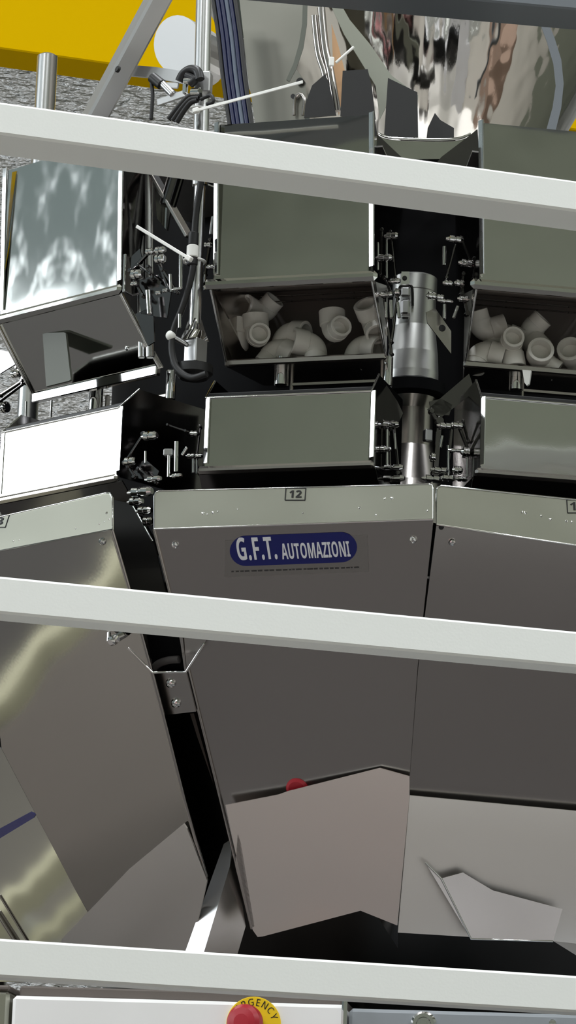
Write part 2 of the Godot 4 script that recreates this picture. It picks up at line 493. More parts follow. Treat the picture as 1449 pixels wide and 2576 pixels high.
func core():
	# black drum in the middle of the machine
	var t := thing("central_drum", "black round central housing behind the hoppers", "housing", AXIS + Vector3(0, 1.4, 0))
	var b := Build.new()
	b.lathe(AXIS, Vector3.UP, [Vector2(0, 0.9), Vector2(0.20, 0.9), Vector2(0.20, 2.30), Vector2(0.40, 2.36), Vector2(0.40, 2.93), Vector2(0.38, 2.95), Vector2(0, 2.95)], 48)
	part("body", b, M.black_housing, t)
	b = Build.new()
	b.lathe(AXIS, Vector3.UP, [Vector2(0, 2.951), Vector2(0.385, 2.951), Vector2(0.385, 2.956), Vector2(0, 2.956)], 48)
	part("reflector_lid", b, M.reflection_steel, t)  # pale lid added to brighten what the cone mirrors
	for H: Head in [hl, hc, hr]:
		b = Build.new()
		b.sheet([H.at(0.38, -0.03, 2.90), H.at(0.38, 0.085, 2.90), H.at(0.606, 0.115, 2.885), H.at(0.606, -0.058, 2.885)], Vector3.UP, 0.002)
		part("reflector_pan", b, M.reflection_steel, t)  # pans added out of sight so the cone mirrors something bright
	# inner funnel under the chutes
	b = Build.new()
	b.lathe(AXIS, Vector3.UP, [Vector2(0.66, 2.36), Vector2(0.34, 1.90), Vector2(0.33, 1.90), Vector2(0.65, 2.365), Vector2(0.66, 2.36)], 48)
	solo("inner_funnel", b, M.dark_steel, "dark steel inner funnel seen through the gap between the chutes", "funnel")
	# actuator cylinder with its latch, between the middle and the right head
	var pl := hm.plane(0.44)
	var c := on(pl, 1040, 820)
	c -= hm.out * 0.02
	var top := on(pl, 1040, 690).y
	var neck := on(pl, 1040, 835).y
	var low := on(pl, 1040, 950).y
	var u := on(pl, 1040, 1200).y - 0.06
	var r := on(pl, 985, 800).distance_to(on(pl, 1094, 800)) / 2.0
	var base := Vector3(c.x, 0, c.z)
	t = thing("actuator_cylinder", "brushed steel cylinder with toggle latch between the middle and right hoppers", "cylinder", Vector3(c.x, u, c.z))
	b = Build.new()
	b.lathe(base, Vector3.UP, [Vector2(0, low), Vector2(r * 1.20, low), Vector2(r * 1.20, low + 0.01), Vector2(r * 1.15, lerpf(low, neck, 0.6)), Vector2(r, neck + 0.01), Vector2(r, top - 0.019), Vector2(r + 0.0008, top - 0.018), Vector2(r + 0.0008, top), Vector2(r - 0.002, top + 0.002), Vector2(0, top + 0.002)], 40)
	part("sleeve", b, M.brushed_round, t)
	b = Build.new()
	b.lathe(base, Vector3.UP, [Vector2(0, low - 0.022), Vector2(r * 1.45, low - 0.022), Vector2(r * 1.55, low - 0.018), Vector2(r * 1.55, low - 0.004), Vector2(r * 1.2, low), Vector2(0, low)], 40)
	part("rubber_collar", b, M.black_housing, t)
	b = Build.new()
	b.lathe(base, Vector3.UP, [Vector2(r * 1.9, u), Vector2(r * 1.45, lerpf(u, low, 0.30)), Vector2(r * 1.02, lerpf(u, low, 0.55)), Vector2(r * 0.98, lerpf(u, low, 0.8)), Vector2(r * 1.15, low - 0.022)], 40)
	part("dome", b, M.satin_steel, t)
	var lp := hm.plane(0.422 + r + 0.004)
	b = Build.new()
	b.sheet(outline(lp, [1010, 683, 1030, 683, 1030, 720, 1008, 720]), hm.out, 0.002)
	part("latch_plate", b, M.chrome, t)
	b = Build.new()
	b.box(on(lp, 1020, 735), hm.basis(), Vector3(24, 26, 14) * PX, 0.002)
	b.box(on(lp, 1020, 773), hm.basis(), Vector3(25, 44, 16) * PX, 0.003)
	b.box(on(lp, 1020, 798), hm.basis(), Vector3(24, 10, 12) * PX, 0.002)
	part("latch_lever", b, M.zinc, t)
	b = Build.new()
	b.hose([on(lp, 1004, 745), on(lp, 1006, 722), on(lp, 1020, 719), on(lp, 1036, 722), on(lp, 1038, 770)], 0.0016, 8)
	b.rod(on(lp, 1018, 700) - hm.out * 0.001, on(lp, 1018, 700) + hm.out * 0.0015, 0.003, 10)
	part("latch_bail", b, M.dark_steel, t)

func hopper_gate(H: Head, t0: float, t1: float, h0: float, o: Node3D, m: Material):
	var R := 0.668
	var b := Build.new()
	var q := [H.at(R - 0.004, t0, h0 - 0.008), H.at(R - 0.004, t1, h0 - 0.008), H.at(R - 0.070, t1 + 0.005, h0 - 0.083), H.at(R - 0.070, t0, h0 - 0.083)]
	b.sheet(q, H.out * 0.7 - Vector3.UP * 0.7, 0.0015)
	part("gate", b, m, o)

func feed_hopper(H: Head, t0: float, t1: float, h0: float, h1: float, open: bool, label: String) -> Node3D:
	var R := 0.668
	var D := 0.06
	var o := thing("feed_hopper", label, "hopper", H.at(R, (t0 + t1) / 2.0, h0))
	var b := Build.new()
	b.sheet([H.at(R, t0, h0), H.at(R, t1, h0), H.at(R, t1, h1), H.at(R, t0, h1)], H.out, 0.0015)
	part("front_panel", b, M.polished_steel if open else M.smeared_steel, o)
	for s in [[t0, -1.0], [t1, 1.0]]:
		b = Build.new()
		var t: float = s[0]
		b.sheet([H.at(R, t, h0), H.at(R, t, h1), H.at(R - D, t - 0.012 * s[1], h1), H.at(R - D, t - 0.012 * s[1], h0 + 0.010), H.at(R - 0.026, t, h0 - 0.004)], H.side * s[1], 0.0015)
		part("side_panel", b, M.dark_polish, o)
	b = Build.new()
	b.sheet([H.at(R - D, t0 + 0.012, h0 + 0.022), H.at(R - D, t1 - 0.012, h0 + 0.022), H.at(R - D, t1 - 0.012, h1), H.at(R - D, t0 + 0.012, h1)], H.out, 0.0015)
	part("rear_panel", b, M.dark_steel, o)
	# turned edges down both sides of the front, facing the window side
	var w := Vector3(-0.74, 0, 0.67)
	var along := Vector3(0.67, 0, 0.74)
	for s in [[t0, -1.0], [t1, 1.0]]:
		b = Build.new()
		var p0 := H.at(R + 0.0005, s[0], h0 + 0.008)
		var p1 := H.at(R + 0.0005, s[0], h1) + w * 0.008
		b.sheet([p0, p0 + along * 0.0075, p1 + along * 0.0075, p1], w, 0.0015)
		b.rod(p0 + along * 0.0075, p1 + along * 0.0075, 0.0010, 8)
		part("edge_flange", b, M.chrome, o)
	b = Build.new()
	b.box(H.at(R + 0.002, (t0 + t1) / 2.0, h0 - 0.004), H.basis(), Vector3(t1 - t0 + 0.022, 0.012, 0.010), 0.004)
	part("bottom_lip", b, M.polished_steel, o)
	if not open:
		hopper_gate(H, t0 - 0.006, t1 + 0.006, h0, o, M.polished_steel)
		b = Build.new()
		b.box(H.at(R - 0.068, (t0 + t1) / 2.0, h0 - 0.086), H.basis(), Vector3(t1 - t0 + 0.012, 0.012, 0.008), 0.0012)
		part("gate_lip", b, M.chrome, o)
		for s in [t0 - 0.006, t1 + 0.006]:
			b = Build.new()
			b.rod(H.at(R, s, h0 - 0.008), H.at(R - 0.068, s, h0 - 0.083), 0.002, 8)
			part("gate_edge", b, M.chrome, o)
		var pl := H.plane(R - 0.020)
		b = Build.new()
		b.sheet(outline(pl, [107, 838, 160, 836, 173, 958, 116, 972]), H.out + Vector3.UP * 0.1, 0.003)
		b.sheet(outline(pl, [160, 836, 165, 838, 178, 955, 173, 958]), Vector3(-0.7, 0, 0.7), 0.003)
		part("gate_reflection", b, M.dull_grey, o)  # grey plates standing in for a shape mirrored in the gate
		b = Build.new()
		b.lathe(on(pl, 182 + 138, 876), H.out, [Vector2(0, 0), Vector2(0.003, 0), Vector2(0.002, 0.002), Vector2(0, 0.003)], 10)
		part("rivet", b, M.chrome, o)
		return o
	# open mouth built in place of the mirroring gate: cheeks, tray floor and lip
	var f := h0 - 0.081
	for s in [[t0 - 0.003, -1.0], [t1 + 0.003, 1.0]]:
		b = Build.new()
		var t: float = s[0]
		b.sheet([H.at(R, t, h0 - 0.004), H.at(R - 0.066, t + 0.003, f), H.at(R - 0.150, t - 0.020 * s[1], f), H.at(R - 0.150, t - 0.020 * s[1], h0 + 0.032), H.at(R - 0.02, t, h0 - 0.004)], H.side * s[1], 0.0014)
		part("cheek", b, M.satin_steel, o)
		b = Build.new()
		b.rod(H.at(R, t, h0 - 0.008), H.at(R - 0.064, t + 0.003, f), 0.0013, 8)
		part("cheek_edge", b, M.chrome, o)
	b = Build.new()
	b.sheet([H.at(R - 0.064, t0, f - 0.001), H.at(R - 0.064, t1 + 0.004, f - 0.001), H.at(R - 0.150, t1 - 0.020, f - 0.001), H.at(R - 0.150, t0 + 0.020, f - 0.001)], Vector3.UP, 0.002)
	part("tray_floor", b, M.satin_steel, o)
	b = Build.new()
	b.box(H.at(R - 0.064, (t0 + t1) / 2.0 + 0.002, f + 0.001), H.basis(), Vector3(t1 - t0 + 0.008, 0.008, 0.006), 0.0016)
	part("tray_lip", b, M.satin_steel, o)
	b = Build.new()
	for k in 4:
		var c := lerpf(t0 + 0.022, t1 - 0.012, (k + 0.5) / 4.0)
		b.box(H.at(R - 0.12, c, h0 + 0.017), H.basis(), Vector3((t1 - t0) / 4.6, 0.0018, 0.004), 0.0006)
		b.box(H.at(R - 0.12, c, h0 + 0.010), H.basis(), Vector3((t1 - t0) / 4.6, 0.0014, 0.004), 0.0006)
	part("rim_reflection", b, M.satin_steel, o)  # bars standing in for the lower hopper rim mirrored in the gate
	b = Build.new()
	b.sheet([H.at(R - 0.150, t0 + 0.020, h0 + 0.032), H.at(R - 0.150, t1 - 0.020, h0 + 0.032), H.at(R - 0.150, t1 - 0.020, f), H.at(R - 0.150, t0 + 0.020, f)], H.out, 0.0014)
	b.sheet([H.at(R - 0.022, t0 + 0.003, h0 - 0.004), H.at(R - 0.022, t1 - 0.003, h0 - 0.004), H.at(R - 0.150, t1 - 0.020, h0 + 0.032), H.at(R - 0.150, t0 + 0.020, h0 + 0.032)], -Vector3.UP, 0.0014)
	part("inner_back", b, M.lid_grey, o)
	return o

func weigh_hopper(H: Head, t0: float, t1: float, h0: float, h1: float, label: String) -> Node3D:
	var R := 0.668
	var D := 0.14
	var o := thing("weigh_hopper", label, "hopper", H.at(R, (t0 + t1) / 2.0, h0))
	var b := Build.new()
	b.sheet([H.at(R, t0, h0), H.at(R, t1, h0), H.at(R, t1, h1), H.at(R, t0, h1)], H.out, 0.0015)
	part("front_panel", b, M.polished_steel, o)
	for s in [[t0, -1.0], [t1, 1.0]]:
		var t: float = s[0]
		b = Build.new()
		b.sheet([H.at(R, t, h0), H.at(R, t, h1), H.at(R - 0.03, t - 0.006 * s[1] * 0.0, h1 + 0.028), H.at(R - D, t, h1 + 0.028), H.at(R - D, t, h0)], H.side * s[1], 0.0015)
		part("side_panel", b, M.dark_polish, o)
		b = Build.new()
		b.rod(H.at(R, t, h1), H.at(R - 0.03, t, h1 + 0.028), 0.0014, 8)
		part("side_edge", b, M.chrome, o)
	var w := Vector3(-0.74, 0, 0.67)
	var along := Vector3(0.67, 0, 0.74)
	for s in [t0, t1]:
		b = Build.new()
		var p0 := H.at(R + 0.0005, s, h0 + 0.006)
		var p1 := H.at(R + 0.0005, s, h1)
		b.sheet([p0, p0 + along * 0.006, p1 + along * 0.006, p1], w, 0.0015)
		part("edge_flange", b, M.chrome, o)
	b = Build.new()
	b.rod(H.at(R, t0, h1), H.at(R, t1, h1), 0.0016, 8)
	part("top_hem", b, M.chrome, o)
	b = Build.new()
	b.box(H.at(R - 0.006, (t0 + t1) / 2.0, h1 + 0.0045), H.basis(), Vector3(t1 - t0, 0.005, 0.003), 0.001)
	part("rim_seal", b, M.black_plastic, o)
	b = Build.new()
	b.box(H.at(R + 0.002, (t0 + t1) / 2.0, h0 - 0.003), H.basis(), Vector3(t1 - t0 + 0.012, 0.009, 0.009), 0.003)
	part("bottom_lip", b, M.satin_steel, o)
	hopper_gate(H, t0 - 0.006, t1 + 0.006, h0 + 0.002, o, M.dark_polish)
	# frame that carries the hopper, seen above its rim
	b = Build.new()
	var m := (t0 + t1) / 2.0
	b.box(H.at(R - 0.10, m + 0.028, h1 + 0.040), H.basis(), Vector3(0.110, 0.005, 0.006), 0.001)
	for t in [m - 0.026, m + 0.083]:
		b.box(H.at(R - 0.10, t, h1 + 0.034), H.basis(), Vector3(0.004, 0.046, 0.006), 0.001)
	part("hanger_frame", b, M.satin_steel, o)
	b = Build.new()
	b.rod(H.at(R - 0.09, m - 0.036, h1 + 0.036), H.at(R - 0.09, m - 0.036, h1 + 0.072), 0.0085, 16)
	part("hanger_pin", b, M.chrome, o)
	b = Build.new()
	b.rod(H.at(R - 0.09, m + 0.092, h1 + 0.03), H.at(R - 0.09, m + 0.092, h1 + 0.066), 0.006, 14)
	part("hanger_pin", b, M.chrome, o)
	return o

# ---------------------------------------------------------------- chutes
func screw(p: Plane, x: float, y: float, r: float, m: Material, o: Node3D):
	var b := Build.new()
	var c := on(p, x, y)
	b.lathe(c, p.normal, [Vector2(r, 0), Vector2(r, r * 0.35), Vector2(r * 0.8, r * 0.7), Vector2(r * 0.4, r * 0.88), Vector2(r * 0.36, r * 0.6), Vector2(0, r * 0.6)], 12)
	part("screw", b, m, o)

func number_tag(p: Plane, x0: float, y0: float, x1: float, y1: float, s: String, f: Font, o: Node3D):
	var q := Plane(p.normal, p.d + 0.0004)
	var tl := on(q, x0, y0)
	var ux := (on(q, x1, (y0 + y1) / 2.0) - on(q, x0, (y0 + y1) / 2.0))
	ux = ux - p.normal * ux.dot(p.normal)
	var wide := ux.length()
	ux = ux.normalized()
	var uy := p.normal.cross(ux)
	var c := on(q, (x0 + x1) / 2.0, (y0 + y1) / 2.0)
	var tall := on(q, (x0 + x1) / 2.0, y0).distance_to(on(q, (x0 + x1) / 2.0, y1))
	var bs := Basis(ux, uy, p.normal)
	var b := Build.new()
	for k in [-1.0, 1.0]:
		b.box(c + uy * tall * 0.5 * k, bs, Vector3(wide, 0.0011, 0.0004))
		b.box(c + ux * wide * 0.5 * k, bs, Vector3(0.0011, tall, 0.0004))
	part("number_frame", b, M.ink, o)
	lettering(s, tall * 0.60, f, c, bs, wide * 0.62, M.ink, o, "number_digits")

func marks(p: Plane, xy: Array, o: Node3D):
	for i in range(0, xy.size(), 2):
		var b := Build.new()
		var r := rng.randf_range(0.0010, 0.0022)
		b.lathe(on(p, xy[i], xy[i + 1]), p.normal + Vector3(rng.randf_range(-0.3, 0.3), 0.25, 0), [Vector2(r, -0.0004), Vector2(r * 0.6, 0.0005), Vector2(0, 0.0007)], 8)
		part("scuff_mark", b, M.chrome, o)

func chutes():
	var bold := SystemFont.new()
	bold.font_names = PackedStringArray(["Droid Sans"]); bold.font_weight = 700
	# --- middle
	var up := hc.slope(0.731, 2.404, 35)
	var low := hc.slope(0.561, 2.150, 21)
	var band := hc.slope(0.731, 2.404, -1)
	var t := thing("discharge_chute", "middle discharge chute with the number 12 and a blue oval sticker", "chute", hc.at(0.6, 0.03, 2.0))
	var b := Build.new()
	b.sheet(outline(up, [388, 1331, 1090, 1306, 1050, 1680, 1030, 1955, 999, 2326, 907, 2289, 650, 2354, 634, 2337, 560, 2030, 500, 1790, 430, 1500]), up.normal, 0.002)
	part("chute_plate", b, M.satin_steel, t)
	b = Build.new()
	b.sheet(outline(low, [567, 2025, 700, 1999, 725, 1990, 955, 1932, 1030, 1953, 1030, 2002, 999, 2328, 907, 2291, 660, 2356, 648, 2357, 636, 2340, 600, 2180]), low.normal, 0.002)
	part("reflection_plate", b, M.reflection_steel, t, "pale plate standing in for a cabinet reflection, with a peaked top edge")  # pale plate stands in for the cabinet mirrored in the chute
	var ins := hc.slope(0.525, 2.150, 40)
	b = Build.new()
	b.sheet(outline(ins, [905, 2275, 1003, 2310, 1000, 2450, 930, 2450]), ins.normal, 0.002)
	part("inner_flap", b, M.dark_polish, t)
	b = Build.new()
	b.hose([on(up, 388, 1331) + up.normal * 0.001, on(up, 432, 1508) + up.normal * 0.001, on(up, 503, 1800) + up.normal * 0.001, on(up, 560, 2030) + up.normal * 0.001, on(up, 634, 2335) + up.normal * 0.001], 0.0018, 8, false)
	part("side_hem", b, M.satin_steel, t)
	b = Build.new()
	b.sheet(outline(low, [598, 2098, 606, 2120, 640, 2330, 632, 2335, 592, 2180]), low.normal + hc.side * -0.6, 0.004)
	part("side_fold", b, M.satin_steel, t)
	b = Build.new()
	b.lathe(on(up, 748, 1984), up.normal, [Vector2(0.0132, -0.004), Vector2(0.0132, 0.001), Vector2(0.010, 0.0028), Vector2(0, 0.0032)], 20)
	part("red_reflection", b, M.red_plastic, t, "red dome standing in for the mirrored stop button")  # red dome stands in for the stop button mirrored here
	b = Build.new()
	b.sheet(outline(band, [388, 1331, 388, 1248, 391, 1239, 400, 1235, 1078, 1218, 1087, 1221, 1090, 1231, 1090, 1306]), band.normal, 0.002)
	part("number_band", b, M.band_steel, t)
	b = Build.new()
	b.rod(on(band, 388, 1331), on(band, 1090, 1306), 0.0013, 8)
	b.hose([on(band, 388, 1331), on(band, 388, 1248), on(band, 391, 1239), on(band, 400, 1235), on(band, 1078, 1218), on(band, 1087, 1221), on(band, 1090, 1231), on(band, 1090, 1306)], 0.0008, 6, false)
	part("fold_edge", b, M.chrome, t)
	marks(band, [510, 1290, 522, 1294, 535, 1289, 548, 1287, 598, 1281, 762, 1290, 905, 1276, 968, 1254, 985, 1253, 1075, 1285, 946, 1295], t)
	number_tag(band, 718, 1228, 768, 1258, "12", bold, t)
	screw(up, 441, 1370, 0.0042, M.chrome, t)
	screw(up, 1040, 1357, 0.0042, M.chrome, t)
	sticker(up, bold, t)
	# --- right
	up = hr.slope(0.731, 2.404, 35)
	low = hr.slope(0.558, 2.150, 21)
	band = hr.slope(0.731, 2.404, -1)
	t = thing("discharge_chute", "right discharge chute with the number 11 partly cut by the picture edge", "chute", hr.at(0.6, 0.03, 2.0))
	b = Build.new()
	b.sheet(outline(up, [1098, 1320, 1640, 1400, 1520, 2380, 1390, 2366, 1182, 2355, 1001, 2344, 1031, 1955, 1052, 1680]), up.normal, 0.002)
	part("chute_plate", b, M.satin_steel, t)
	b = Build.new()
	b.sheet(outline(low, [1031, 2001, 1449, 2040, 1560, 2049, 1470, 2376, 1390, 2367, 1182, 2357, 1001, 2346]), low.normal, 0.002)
	part("reflection_plate", b, M.reflection_steel, t, "pale plate standing in for a cabinet reflection")  # the same cabinet reflection, built as a plate on this chute
	var dent := hr.slope(0.562, 2.150, 14)
	b = Build.new()
	b.sheet(outline(dent, [1070, 2170, 1110, 2210, 1165, 2195, 1240, 2240, 1415, 2287, 1391, 2368, 1185, 2362]), dent.normal, 0.002)
	part("corner_reflection", b, M.satin_steel, t, "shinier angled plate standing in for a reflection at the bottom")  # plate shaped and toned as a bright reflection in this corner
	b = Build.new()
	b.hose([on(dent, 1070, 2170), on(dent, 1110, 2210), on(dent, 1185, 2362), on(dent, 1391, 2368)], 0.0012, 6, false)
	part("reflection_hem", b, M.chrome, t)
	b = Build.new()
	b.sheet(outline(band, [1098, 1320, 1098, 1236, 1101, 1226, 1110, 1222, 1640, 1277, 1640, 1400]), band.normal, 0.002)
	part("number_band", b, M.band_steel, t)
	b = Build.new()
	b.hose([on(band, 1640, 1400), on(band, 1098, 1320), on(band, 1098, 1236), on(band, 1101, 1226), on(band, 1110, 1222), on(band, 1640, 1277)], 0.0010, 6, false)
	part("fold_edge", b, M.chrome, t)
	marks(band, [1313, 1288, 1322, 1289, 1362, 1298, 1385, 1306, 1425, 1310, 1438, 1313], t)
	number_tag(band, 1427, 1257, 1480, 1290, "11", bold, t)
	screw(up, 1137, 1363, 0.0042, M.chrome, t)
	b = Build.new()
	b.lathe(on(up, 1110, 1326), up.normal, [Vector2(0.003, 0), Vector2(0.003, 0.0006), Vector2(0, 0.0006)], 12)
	part("bolt_hole", b, M.black_plastic, t)
	# next chute to the right, only a corner of it in view
	t = thing("discharge_chute", "corner of another chute at the lower right picture edge", "chute", hr.at(0.6, 0.3, 2.0))
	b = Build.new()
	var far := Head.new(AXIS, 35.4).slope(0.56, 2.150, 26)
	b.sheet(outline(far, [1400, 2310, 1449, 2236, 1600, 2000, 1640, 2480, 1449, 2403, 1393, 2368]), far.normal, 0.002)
	part("reflection_plate", b, M.reflection_steel, t)
	# --- left
	up = hl.slope(0.731, 2.404, 35)
	low = hl.slope(0.550, 2.140, 33)
	band = hl.slope(0.731, 2.404, -12)
	t = thing("discharge_chute", "left discharge chute with the number 13 partly cut by the picture edge", "chute", hl.at(0.6, 0.03, 2.0))
	b = Build.new()
	b.sheet(outline(up, [-60, 1397, 283, 1331, 325, 1475, 383, 1690, 412, 1800, 465, 2010, 520, 2205, 470, 2470, 330, 2480, 190, 2240, 4, 1882]), up.normal, 0.002)
	part("chute_plate", b, M.mirror_chute, t)
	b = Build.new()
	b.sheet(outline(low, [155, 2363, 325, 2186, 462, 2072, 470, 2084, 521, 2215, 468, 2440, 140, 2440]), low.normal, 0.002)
	part("reflection_plate", b, M.reflection_steel, t, "pale triangular plate standing in for a cabinet reflection")  # triangle built for the cabinet top mirrored in the left chute
	b = Build.new()
	b.hose([on(up, 283, 1331) + up.normal * 0.001, on(up, 325, 1475) + up.normal * 0.001, on(up, 383, 1690) + up.normal * 0.001, on(up, 412, 1800) + up.normal * 0.001, on(up, 465, 2010) + up.normal * 0.001, on(up, 520, 2205) + up.normal * 0.001], 0.0024, 8, false)
	part("side_hem", b, M.satin_steel, t)
	b = Build.new()
	b.sheet(outline(band, [-60, 1397, -60, 1314, 266, 1240, 276, 1241, 282, 1250, 283, 1331]), band.normal, 0.002)
	part("number_band", b, M.band_steel, t)
	b = Build.new()
	b.hose([on(band, -60, 1397), on(band, 283, 1331), on(band, 282, 1250), on(band, 276, 1241), on(band, 266, 1240), on(band, -60, 1314)], 0.0010, 6, false)
	part("fold_edge", b, M.chrome, t)
	marks(band, [250, 1318, 262, 1312, 275, 1306, 190, 1330, 35, 1360, 48, 1358, 268, 1290], t)
	number_tag(band, -36, 1297, 18, 1325, "13", bold, t)
	screw(up, 258, 1362, 0.0042, M.chrome, t)
	b = Build.new()
	var dk := hb.plane(0.66)
	b.sheet(outline(dk, [284, 1240, 300, 1212, 386, 1362, 420, 1500, 334, 1500, 288, 1336]), dk.normal, 0.002)
	part("side_wall", b, M.dark_steel, t)
	b = Build.new()
	b.rod(on(dk, 300, 1210) + dk.normal * 0.001, on(dk, 386, 1362) + dk.normal * 0.001, 0.0013, 8)
	part("side_wall_edge", b, M.chrome, t)
	# --- far left
	var e0 := on(up, 4, 1884) - up.normal * 0.001
	var e1 := on(up, 190, 2240) - up.normal * 0.001
	var e2 := e0 - Head.new(AXIS, -66).side * 0.2
	up = Plane(e0, e1, e2)
	if up.normal.z < 0.0: up = Plane(-up.normal, -up.d)
	t = thing("discharge_chute", "chute at the lower left picture edge with a blue reflection built on it", "chute", hl.at(0.6, -0.2, 2.0))
	b = Build.new()
	b.sheet(outline(up, [4, 1884, 190, 2240, 320, 2470, -120, 2470, -120, 1840]), up.normal, 0.002)
	part("chute_plate", b, M.mirror_chute, t)
	b = Build.new()
	b.sheet(outline(Plane(up.normal, up.d + 0.001), [-40, 2106, 0, 2084, 76, 2043, 90, 2049, 84, 2058, 0, 2109, -40, 2134]), up.normal, 0.001)
	part("blue_reflection", b, M.blue_reflection, t, "dark blue patch standing in for a reflection")  # blue patch stands for something blue mirrored in the chute
	b = Build.new()
	b.rod(on(up, 0, 2252) + up.normal * 0.001, on(up, 75, 2375) + up.normal * 0.001, 0.0012, 8)
	b.rod(on(up, -5, 2295) + up.normal * 0.002, on(up, 45, 2372) + up.normal * 0.002, 0.0030, 8)
	part("hem", b, M.satin_steel, t)
	# bracket that joins the left and the middle chute
	var bp := hb.slope(0.742, 2.404, 35)
	t = thing("joining_bracket", "steel bracket with two screws joining the left and middle chutes", "bracket", on(bp, 440, 1740))
	b = Build.new()
	b.sheet(outline(bp, [384, 1692, 468, 1690, 493, 1790, 405, 1800]), bp.normal, 0.002)
	part("plate", b, M.satin_steel, t)
	screw(bp, 430, 1718, 0.0058, M.chrome, t)
	screw(bp, 443, 1768, 0.0058, M.chrome, t)
	b = Build.new()
	var be := hb.slope(0.775, 2.404, 35)
	b.hose([on(be, 322, 1630), on(be, 384, 1692), on(be, 468, 1690), on(be, 514, 1618)], 0.0015, 8, false)
	part("folded_edge", b, M.chrome, t)
	for q in [[345, 1580, 366, 1580, 384, 1690, 376, 1682], [450, 1590, 458, 1590, 469, 1688, 464, 1688], [462, 1590, 530, 1590, 512, 1622, 470, 1684]]:
		b = Build.new()
		b.sheet(outline(bp, q), bp.normal, 0.002)
		part("ear", b, M.satin_steel, t)
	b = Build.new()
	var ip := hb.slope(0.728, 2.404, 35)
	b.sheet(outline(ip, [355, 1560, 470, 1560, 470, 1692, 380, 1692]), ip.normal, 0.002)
	part("dark_cavity", b, M.black_housing, t)  # black sheet standing in for the dark inside the bracket opening
	b = Build.new()
	b.hose([on(ip, 380, 1690) + ip.normal * 0.004, on(ip, 400, 1668) + ip.normal * 0.004, on(ip, 425, 1658) + ip.normal * 0.004, on(ip, 455, 1655) + ip.normal * 0.004], 0.0045, 10)
	part("grey_hose", b, M.platform_paint, t)
	# bolt and clip on the left chute
	var cp := hl.slope(0.740, 2.404, 35)
	t = thing("clip_bolt", "small steel bolt with clip on the left chute just under the middle rail", "bolt", on(cp, 290, 1610))
	b = Build.new()
	b.lathe(on(cp, 288, 1608), cp.normal, [Vector2(0.006, -0.002), Vector2(0.006, 0.006), Vector2(0.004, 0.008), Vector2(0, 0.008)], 6)
	b.lathe(on(cp, 303, 1600), cp.normal, [Vector2(0.005, -0.002), Vector2(0.005, 0.007), Vector2(0, 0.008)], 8)
	part("bolt_head", b, M.chrome, t)
	b = Build.new()
	b.box(on(cp, 274, 1602), Basis(hl.side, Vector3.UP, hl.out), Vector3(0.004, 0.012, 0.004), 0.001)
	part("clip", b, M.zinc, t)
	# inner guide plates in the gap
	var gp := hb.slope(0.690, 2.404, 35)
	b = Build.new()
	b.sheet(outline(gp, [430, 1795, 448, 1795, 540, 2010, 528, 2050, 475, 1900]), gp.normal, 0.002)
	b.sheet(outline(gp, [478, 1795, 488, 1795, 545, 2000, 538, 1990]), gp.normal + Vector3.RIGHT, 0.002)
	solo("guide_plate", b, M.lid_grey, "dark steel guide plates deep in the gap under the bracket", "plate")
	# angled strut at the bottom
	var sp := hb.plane(0.47)
	t = thing("angle_strut", "bright angled steel strut rising between the left and middle chutes", "strut", on(sp, 530, 2300))
	var fo := Vector3(-0.70, 0.06, 0.71).normalized()
	var fp := Plane(fo, on(sp, 540, 2250).dot(fo))
	var a0 := on(fp, 462, 2405)
	var a1 := on(fp, 510, 2405)
	var a2 := on(fp, 578, 2180)
	var a3 := on(fp, 588, 2085)
	var a4 := on(fp, 572, 2098)
	b = Build.new()
	b.sheet([a0, a1, a2, a3, a4], Vector3(-0.35, 0.1, 1), 0.002)
	part("front_leg", b, M.strut_steel, t)
	b = Build.new()
	var qo := Plane(a1, a2, a2 + Vector3(0.05, -0.012, -0.02))
	b.sheet([a1, a2, on(qo, 588, 2130), on(qo, 618, 2330), on(qo, 596, 2405)], Vector3(0.3, -0.25, 1), 0.002)
	part("side_leg", b, M.satin_steel, t)

func sticker(p: Plane, f: Font, o: Node3D):
	var q := Plane(p.normal, p.d + 0.0003)
	var b := Build.new()
	b.sheet(outline(q, [566, 1360, 924, 1346, 928, 1438, 566, 1452]), p.normal, 0.0002)
	var clear := part("sticker_film", b, M.sticker_clear, o, "clear sticker film with faint small print")
	q = Plane(p.normal, p.d + 0.0006)
	var px := []
	for k in 17: px.append_array([619.0 - 41.0 * sin(PI * k / 16.0), 1386.0 - 38.0 * cos(PI * k / 16.0)])
	for k in 17: px.append_array([857.0 + 41.0 * sin(PI * k / 16.0), 1377.0 + 38.0 * cos(PI * k / 16.0)])
	b = Build.new()
	b.sheet(outline(q, px), p.normal, 0.0002)
	part("sticker_oval", b, M.sticker_blue, o, "blue oval sticker with white lettering")
	q = Plane(p.normal, p.d + 0.0007)
	var ux := (on(q, 857, 1376) - on(q, 619, 1386)).normalized()
	var bs := Basis(ux, p.normal.cross(ux), p.normal)
	var w1 := on(q, 596, 1383).distance_to(on(q, 695, 1379))
	lettering("G.F.T.", on(q, 640, 1353).distance_to(on(q, 640, 1411)) * 0.95, f, on(q, 645, 1381), bs, w1, M.sticker_white, o, "sticker_lettering")
	var w2 := on(q, 708, 1387).distance_to(on(q, 880, 1380))
	lettering("AUTOMAZIONI", on(q, 790, 1366).distance_to(on(q, 790, 1404)), f, on(q, 794, 1385), bs, w2, M.sticker_white, o, "sticker_lettering")
	# the fine print below is too small to read: a broken dark line
	b = Build.new()
	var x := 582.0
	while x < 905.0:
		var l := rng.randf_range(4, 14)
		b.box(on(q, x + l / 2.0, 1438.0 - (x - 582.0) * 0.034), bs, Vector3(l * PX, 0.0016, 0.0002))
		x += l + rng.randf_range(2, 6)
	part("fine_print", b, M.ink_faint, o)

